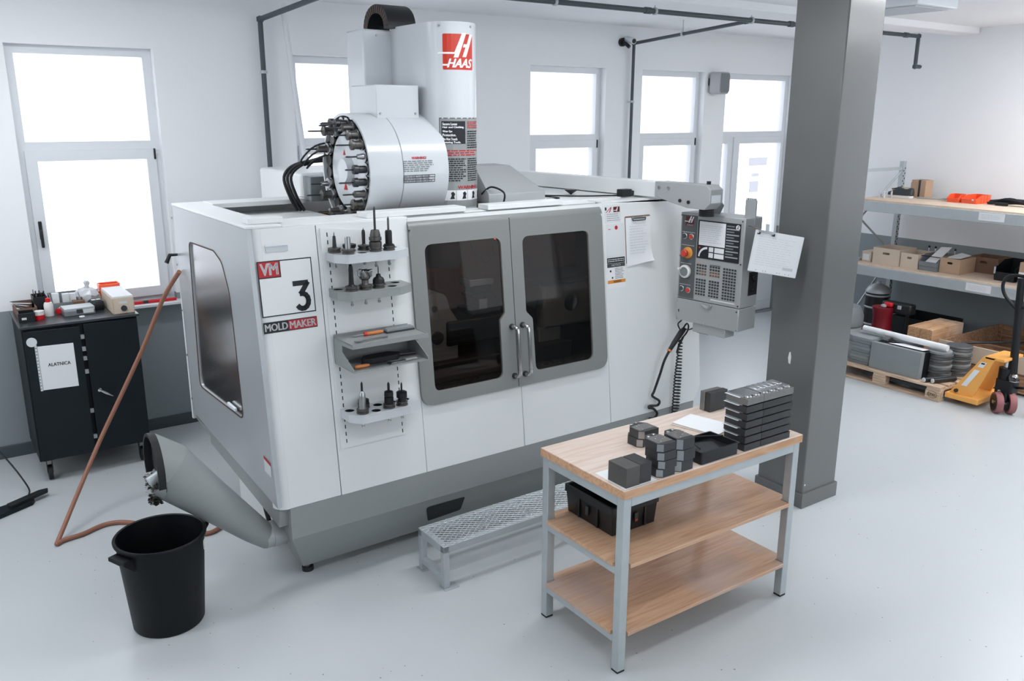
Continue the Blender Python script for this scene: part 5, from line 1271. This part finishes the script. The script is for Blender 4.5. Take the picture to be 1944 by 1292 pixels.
tb_ = orange_bin('right orange open bin with a white tag on upper shelf', 9.33, 4.68, -.12, .17, .24, .088); box('tag', 'tag_white', tb_, -.0185, .02, .034, -.0175, .045, .05)
t = rk('cable_coil', 'coil of black cable lying right of the orange bins', 'cable', 9.45, 4.30, S1+.0005)
for k in range(9): tube('strand', 'rubber', t, smooth_path([(.05*math.sin(k), .30, .012+.008*(k % 4)), (.03*math.cos(k*2), .1, .025+.012*(k % 5)), (.03*math.sin(k*3), -.15, .03+.010*(k % 4)), (.05*math.cos(k), -.45, .02+.012*(k % 5))], 5), .011, 7)
box('plug', 'rubber', t, -.09, .08, 0, -.05, .2, .03, .005)
t = rk('metal_rod', 'thin bright metal rod beside the carton on upper shelf', 'rod', 9.42, 5.00, S1+.0005); tube('rod', 'galvanised', t, [(0, .40, .01), (.02, .11, .012)], .008, 8); tube('tip', 'steel', t, [(.02, .11, .012), (.024, .05, .0125)], .005, 8)
t = rk('metal_rod', 'thin dark metal rod lying behind the bright rod', 'rod', 9.47, 5.00, S1+.0005); tube('rod', 'steel_dark', t, [(.01, .35, .008), (.04, .08, .01)], .006, 8); tube('tip', 'steel', t, [(.04, .08, .01), (.046, .03, .0105)], .004, 8)
for k in range(4):
    t = rk('glass_fitting', '%s small clear fitting from left at far end of upper shelf' % ORD[k], 'fitting', 9.15+.1*(k % 2), 5.70-.03*k, S1+.0005, group='clear fittings on the upper shelf')
    MB().lathe([(.012, 0), (.014, .01), (.012, .07), (.004, .075)], n=10).build('body', 'bag_plastic', t); MB().lathe([(.004, .075), (.004, .09), (.001, .092)], n=8).build('stem', 'bag_plastic', t)

# middle shelf boxes
def open_box(label, x, y, L_, D_, H_, m_, slot=True, rz=0.0, z=S2, flap=None):
    t = rk('open_box', label, 'box', x, y, z+.0005, rz, 'boxes on the lower shelf')
    th = .005
    s = H_*.62
    MB().prism(rect(0, 0, L_, H_), lambda a, b: Vector((0, a, b)), lambda a, b: Vector((th, a, b)), [rpoly([(L_*.37, s), (L_*.63, s), (L_*.63, s+.024), (L_*.37, s+.024)], .011)] if slot else ()).build('front', m_, t)
    box('back', m_, t, D_-th, 0, 0, D_, L_, H_)
    for y_ in (0, L_-th): box('side', m_, t, th, y_, 0, D_-th, y_+th, H_)
    box('bottom', m_, t, th, th, 0, D_-th, L_-th, .005); box('contents', 'cardboard_dark', t, .02, .02, .0055, D_-.03, L_-.02, H_*.45, .003)
    return t
open_box('pale open carton with hand slot, leftmost on the lower shelf', 8.975, 5.265, .325, .34, .185, 'cardboard_pale')
open_box('small pale open carton second from left on lower shelf', 8.985, 5.05, .205, .34, .165, 'cardboard_pale')
t = open_box('brown carton with white paper over its edge on lower shelf', 9.02, 4.602, .22, .32, .165, 'cardboard')
MB().add([(-.002, .15, .166), (.03, .02, .17), (.22, .0, .19), (.26, .13, .20), (.10, .18, .168)], [(0, 1, 2, 3, 4)]).build('paper', 'paper', t, smooth=False)
open_box('dark brown carton set back at right of lower shelf', 9.36, 4.38, .30, .28, .17, 'cardboard_dark')
t = rk('parts_bin', 'grey open plastic bin holding white papers on lower shelf', 'bin', 9.0, 4.83, S2+.0005)
for yy in (0, .205): MB().prism([(0, 0), (.32, 0), (.32, .17), (.10, .17), (-.01, .10)], lambda a, b: Vector((a, yy, b)), lambda a, b: Vector((a, yy+.006, b))).build('side', 'plastic_grey', t)
box('front', 'plastic_grey', t, -.006, .006, 0, 0, .205, .085); box('rim', 'plastic_grey', t, -.014, 0, .05, -.006, .211, .10, .002); box('back', 'plastic_grey', t, .314, .006, 0, .32, .205, .17); box('bottom', 'plastic_grey', t, 0, .006, 0, .314, .205, .006)
MB().add([(-.008, .03, .088), (-.008, .15, .088), (.25, .12, .24), (.25, .0, .25)], [(0, 1, 2, 3)]).build('paper', 'paper', t, smooth=False); tube('bar', 'plastic_black', t, [(.03, 0, .155), (.03, .21, .155)], .005, 6)
t = rk('parts_bin', 'black open plastic bin at right end of lower shelf', 'bin', 9.08, 4.06, S2+.0005)
for yy in (0, .20): MB().prism([(0, 0), (.34, 0), (.34, .20), (.16, .20), (-.02, .13), (-.02, .08)], lambda a, b: Vector((a, yy, b)), lambda a, b: Vector((a, yy+.006, b))).build('side', 'plastic_black', t)
box('front', 'plastic_black', t, -.012, .006, 0, -.006, .20, .09); box('rim', 'galvanised', t, -.022, .19, .07, -.018, .208, .14); box('back', 'plastic_black', t, .334, .006, 0, .34, .20, .20); box('bottom', 'plastic_black', t, 0, .006, 0, .334, .2, .006)
t = rk('carton', 'small plain brown carton at right edge of lower shelf', 'box', 9.05, 3.82, S2+.0005); box('body', 'cardboard', t, 0, 0, 0, .25, .20, .22, .003); box('band', 'paper', t, -.001, .0, .0, 0, .2, .12)
t = rk('carton', 'low white carton at far left of the lower shelf', 'box', 8.99, 5.62, S2+.0005); box('body', 'cardboard_pale', t, 0, 0, 0, .25, .115, .12, .003); box('label', 'paper', t, -.001, .02, .02, 0, .1, .09)
for k in range(5):
    t = rk('small_fitting', '%s small metal fitting from left at back of lower shelf' % ORD[k], 'fitting', 9.42, 5.18-.075*k, S2+.0005, group='fittings at the back of lower shelf')
    MB().lathe([(.01, 0), (.014, .005), (.011, .14), (.007, .15), (.009, .19), (.004, .20)], n=10).build('shank', 'galvanised', t); MB().lathe([(.009, .19), (.012, .195), (.012, .21), (.005, .215)], n=10).build('head', 'steel_dark', t)

# ------------------------------------------------------------------ pallet, jack and what stands on the floor at right
PX, PY = 7.60, 3.90
t = thing('pallet', 'wooden pallet loaded with dark metal sheets on the floor', 'pallet', (PX, PY, 0))
pl_, pw_ = 1.25, .70
def pc(name, *a): return box(name, 'pallet_wood', t, *a, .003)
for x in (0, .30, .60):
    pc('bottom_board', x, 0, 0, x+.10, pl_, .022)
    for y in (0, .55, pl_-.14): pc('block', x, y, .022, x+.075, y+.14, .10)
for y in (0, .555, pl_-.13): pc('stringer_board', 0, y, .10, pw_, y+.13, .122)
for x in (0, .145, .30, .445, .60): pc('deck_board', x, 0, .122, x+.10 if x in (0, .3, .6) else x+.115, pl_, .145)
text('stamp', 'cardboard_dark', t, 'EPAL', -.11, .045, -.03, .075, lambda a, b: Vector((-.001, -a, b)), .01)
MB().prism(circ(-.07, .06, .048, 24), lambda a, b: Vector((-.0006, -a, b*.7+.018)), lambda a, b: Vector((-.001, -a, b*.7+.018)), [circ(-.07, .06, .043, 24)]).build('stamp_ring', 'cardboard_dark', t)
DK = .1455
t = thing('metal_slab', 'large grey upright metal sheet pack leaning on the pallet', 'metal sheets', (7.655, 4.155, DK))
MB().box(0, 0, 0, .06, .525, .265, Matrix.Rotation(.05, 4, 'Y')).build('front_sheet', 'slate', t, .003)
box('pack', 'iron_black', t, .075, .0, 0, .20, .52, .255, .003)
MB().add([(.06, .02, .275), (.20, .02, .262), (.21, .30, .262), (.07, .38, .272)], [(0, 1, 2, 3)]).build('paper', 'paper', t, smooth=False)
for k in range(9):
    t = thing('metal_sheet', '%s grey metal sheet from the bottom of the far pallet stack' % ORD[k], 'metal sheet', (7.68+.006*math.sin(k*2), 4.69+.005*math.cos(k*3), DK+.031*k), group='sheets at the far end of the pallet')
    MB().prism(rpoly([(0, 0), (.42, .0), (.42, .30), (.06, .30), (0, .22)], .03), XY(.0003), XY(.0295)).build('sheet', 'slate' if k % 3 else 'plastic_grey', t, .002)
for wd, (px_, py_), rr, hh, nk in (('near', (7.92, 4.11), .11, .27, 10), ('far', (8.16, 4.06), .118, .29, 12)):
    for k in range(nk):
        t = thing('metal_blank', '%s round blank from the bottom of the %s disc stack' % (ORD[k], 'left' if wd == 'near' else 'right'), 'metal blank', (px_+.006*math.sin(k*1.9), py_+.006*math.cos(k*2.7), DK+k*hh/nk), group='round blanks, %s stack' % ('left' if wd == 'near' else 'right'))
        MB().lathe([(.01, .0003), (rr-.004, .0003), (rr, .003), (rr, hh/nk-.005), (rr-.004, hh/nk-.001), (.01, hh/nk-.001)], n=32).build('disc', 'slate' if k % 5 == 4 else 'disc_grey', t)
t = thing('dark_plate', 'round dark metal plate lying behind the slab on pallet', 'metal plate', (7.98, 4.50, DK)); MB().lathe([(.02, 0), (.16, 0), (.165, .01), (.165, .25), (.16, .26), (.02, .26)], n=40).build('plate', 'steel_dark', t); MB().lathe([(.02, .261), (.12, .261), (.12, .275), (.02, .275)], n=32).build('hub', 'plastic_grey', t)
t = thing('cardboard_tube', 'long white tube lying across the metal sheets on pallet', 'tube', (7.87, 4.02, .457)); tube('tube', 'paper', t, [(0, 0, 0), (-.01, .88, .02)], .03, 18)
for k in range(2):
    t = thing('round_bar', '%s dark round bar with pale end at the pallet edge' % ('left' if k == 0 else 'right'), 'metal bar', (7.62+.035*k, 4.06-.066*k, DK), group='round bars on the pallet')
    cyl('bar', 'steel_dark', t, (.01, .02, .025), (.26, -.06, .025), .024, n=16); cyl('bar_end', 'tag_white', t, (.0085, .0206, .025), (.004, .0222, .025), .022, n=16)
# pallet jack
JX, JY = 7.87, 3.44
t = thing('pallet_jack', 'yellow pallet jack with black handle parked at the pallet end', 'pallet jack', (JX, JY, 0))
for x in (-.148, .225):
    fk = box('fork', 'plastic_dark', t, x-.05, .16, .055, x+.05, 1.3, .095, .006)
    cyl('fork_roller', 'wheel_red', fk, (x-.03, 1.2, .042), (x+.03, 1.2, .042), .041, n=18)
MB().prism([(.21, .09), (.42, .09), (.42, .11), (.16, .505), (.06, .505)], YZ(-.17), YZ(-.155)).build('frame_side', 'jack_yellow', t, .003)
MB().prism([(.21, .09), (.42, .09), (.42, .11), (.16, .505), (.06, .505)], YZ(.155), YZ(.17)).build('frame_side', 'jack_yellow', t, .003)
box('top_plate', 'jack_yellow', t, -.17, -.02, .485, .17, .15, .51, .004); box('base_plate', 'jack_yellow', t, -.21, .14, .05, .27, .445, .10, .006)
flat('sticker', 'paper', t, [(.275, .19), (.325, .19), (.225, .365), (.175, .365)], YZ(-.1725))
st_ = flat('sticker', 'paper', t, [(.155, .395), (.205, .395), (.175, .45), (.125, .45)], YZ(-.1725)); flat('sticker_mark', 'print_black', st_, [(.145, .428), (.178, .428), (.170, .442), (.138, .442)], YZ(-.173))
cyl('axle_end', 'steel_dark', t, (-.19, .36, .13), (-.17, .36, .13), .017, n=14)
cyl('pump', 'iron_black', t, (0, .03, .16), (0, .03, .40), .06, n=24); cyl('pump_cap', 'steel_dark', t, (0, .0, .31), (-.03, -.05, .33), .04, n=18)
cyl('piston', 'chrome', t, (0, .03, .40), (0, .03, .49), .025, n=18)
MB().prism(rpoly([(-.07, -.07), (.07, -.07), (.07, .08), (-.07, .08)], .02), XY(.17), XY(.30)).build('pump_body', 'iron_black', t, .01)
MB().lathe([(.025, 0), (.03, .005), (.03, .02), (.02, .03)], (-.02, -.055, .335), n=16).build('valve', 'chrome', t); MB().lathe([(.045, 0), (.045, .006), (.03, .01)], (-.02, -.055, .30), n=16).build('valve_ring', 'chrome', t)
SW_ = Matrix.Translation((-.07, -.02, 0)) @ Matrix.Rotation(math.radians(-45), 4, 'Z')
for x in (-.055, .055):
    wh = MB().lathe([(.03, -.028), (.092, -.028), (.095, -.022), (.095, .022), (.092, .028), (.03, .028)], (x, 0, .096), 'x', 32).build('steer_wheel', 'wheel_red', t); wh.matrix_local = SW_
    MB().lathe([(.005, -.0285), (.075, -.0285), (.075, -.031), (.005, -.031)], (x, 0, .096), 'x', 24).build('wheel_disc', 'iron_black', wh); MB().lathe([(.005, -.031), (.022, -.0315), (.022, -.036), (.005, -.038)], (x, 0, .096), 'x', 16).build('hub', 'chrome', wh)
cyl('axle', 'steel', t, (-.09, .0, .096), (-.05, -.04, .096), .02, n=14); cyl('king_pin', 'iron_black', t, (-.07, -.02, .1), (-.04, -.02, .2), .028, n=14)
tube('handle_post', 'iron_black', t, [(0, -.03, .30), (0, -.02, .50), (-.01, .02, 1.22)], [.04, .034, .03], 14)
tube('handle_loop', 'iron_black', t, smooth_path([(-.01, .0, .93), (-.01, .12, 1.03), (-.01, .165, 1.12), (-.01, .15, 1.20), (-.01, .09, 1.235), (-.01, 0, 1.24), (-.01, -.09, 1.235), (-.01, -.15, 1.20), (-.01, -.165, 1.12), (-.01, -.12, 1.03), (-.01, .0, .93)], 5), .015, 10)
tube('release_lever', 'rubber', t, [(-.01, .03, 1.17), (-.01, -.09, 1.16)], .007, 8); tube('foot_pedal', 'iron_black', t, [(.02, -.05, .23), (.0, -.14, .25)], .012, 8); cyl('bolt', 'chrome', t, (-.075, .03, .19), (-.065, .03, .19), .016, n=12)
# wooden frame crate, planks, red canister, vacuum and tin behind the pallet
t = thing('wooden_frame_crate', 'large open wooden frame crate behind the pallet jack', 'crate', (8.43, 3.40, 0))
CX, CY = 1.22, 1.0
for z in (.02, .20):
    for x in (0, CX-.022): box('side_board', 'crate_wood', t, x, 0, z, x+.022, CY, z+.175, .002)
    for y in (0, CY-.022): box('end_board', 'crate_wood', t, .022, y, z, CX-.022, y+.022, z+.175, .002)
for x in (.022, CX-.052):
    for y in (.022, CY-.052): box('corner_post', 'crate_wood', t, x, y, .02, x+.03, y+.03, .385, .002)
box('divider', 'crate_wood', t, .53, .022, .05, .55, CY-.022, .30, .002); box('bottom', 'cardboard_dark', t, .022, .022, .02, CX-.022, CY-.022, .035); tube('brace', 'plastic_dark', t, [(.05, .80, .375), (.90, .30, .37)], .012, 6)
flat('label', 'paper_grey', t, rect(.22, .14, .33, .34), lambda a, b: Vector((-.0215, a, b))); box('front_batten', 'pale_wood', t, -.02, .0, .215, -.001, CY, .385, .002)
for k in range(3):
    for j in range(2):
        t = thing('plank', '%s plank of the pile behind the pallet, %s side' % (('bottom', 'middle', 'top')[k], 'near' if j == 0 else 'far'), 'plank', (8.34+.01*k, 4.45+j*.135, .02+k*.1505), group='planks behind the pallet')
        box('board', 'plank_wood', t, 0, 0, 0, .61, .13, .15, .004)
for j in range(2): tag(box('skid', 'crate_wood', None, 8.36, 4.48+j*.14, 0, 8.94, 4.54+j*.14, .0195), '%s wooden skid under the plank pile' % ('near' if j == 0 else 'far'), 'skid', 'skids under the planks')
t = thing('black_tray', 'shallow black tray lying behind the planks', 'tray', (9.08, 4.76, 0)); MB().prism(rect(0, 0, .5, .58, .02), XY(0), XY(.37), [rect(.012, .012, .488, .568, .015)]).build('wall', 'plastic_black', t); box('bottom', 'plastic_black', t, .013, .013, .25, .487, .567, .26)
t = thing('red_canister', 'red canister with black pump head under the rack', 'canister', (8.6, 5.16, 0))
MB().lathe([(.02, .001), (.11, .001), (.115, .02), (.115, .30), (.10, .36), (.098, .46), (.112, .54), (.112, .56), (.03, .565)], n=32).build('tank', 'red_can', t)
box('pump_head', 'plastic_black', t, .02, -.30, .50, .14, .04, .62, .02); box('lever', 'red_plastic', t, -.02, -.10, .57, .06, -.01, .615, .01); tube('hose', 'rubber', t, [(.08, -.24, .5), (.08, -.22, .25), (.06, -.1, .06)], .02, 8); MB().lathe([(.01, 0), (.03, .003), (.03, .02), (.01, .03)], (-.03, -.02, .566), n=12).build('cap', 'galvanised', t); box('latch', 'galvanised', t, .0, -.20, .56, .019, -.16, .60, .004)
t = thing('vacuum_cleaner', 'grey workshop vacuum half hidden behind the grey column', 'vacuum', (8.30, 5.44, 0))
MB().lathe([(.02, .05), (.19, .05), (.20, .08), (.20, .34), (.02, .345)], n=32).build('tank', 'galvanised', t); MB().lathe([(.20, .346), (.21, .36), (.21, .47), (.17, .56), (.06, .60), (.01, .60)], n=32).build('motor_head', 'plastic_grey', t)
tube('handle', 'plastic_dark', t, smooth_path([(-.14, 0, .56), (-.1, 0, .63), (.1, 0, .63), (.14, 0, .56)], 4), .014); box('label', 'paper', t, -.206, -.07, .20, -.198, .07, .33); tube('push_bar', 'galvanised', t, [(.05, .1, .58), (-.06, .2, .95)], .014)
for q in range(4): cyl('castor', 'rubber', t, (.15*math.cos(q*PI/2)-.012, .15*math.sin(q*PI/2), .026), (.15*math.cos(q*PI/2)+.012, .15*math.sin(q*PI/2), .026), .026, n=14)
t = thing('metal_drum', 'grey tin drum with domed lid under the rack', 'drum', (9.18, 5.60, 0))
MB().lathe([(.02, .0), (.13, .0), (.13, .58), (.02, .58)], n=36).build('body', 'steel_dark', t)
for z in (.2, .4, .54): MB().lathe([(.13, z), (.136, z+.006), (.136, z+.016), (.13, z+.022)], n=36).build('hoop', 'galvanised', t)
MB().lathe([(.138, .582), (.138, .60), (.11, .65), (.05, .68), (.025, .685), (.022, .71), (.005, .715)], n=36).build('lid', 'galvanised', t)
t = thing('cloth_bundle', 'crumpled pale cloth bundle on floor at the right edge', 'bundle', (7.94, 3.05, 0))
rnd = random.Random(9)
MB().ring([[Vector((r*(1+.15*rnd.uniform(-1, 1))*math.cos(2*PI*i/18), r*1.3*(1+.15*rnd.uniform(-1, 1))*math.sin(2*PI*i/18), z)) for i in range(18)] for r, z in ((.09, .0), (.13, .03), (.14, .12), (.11, .24), (.04, .29))]).build('bundle', 'paper_grey', t, ang=70)
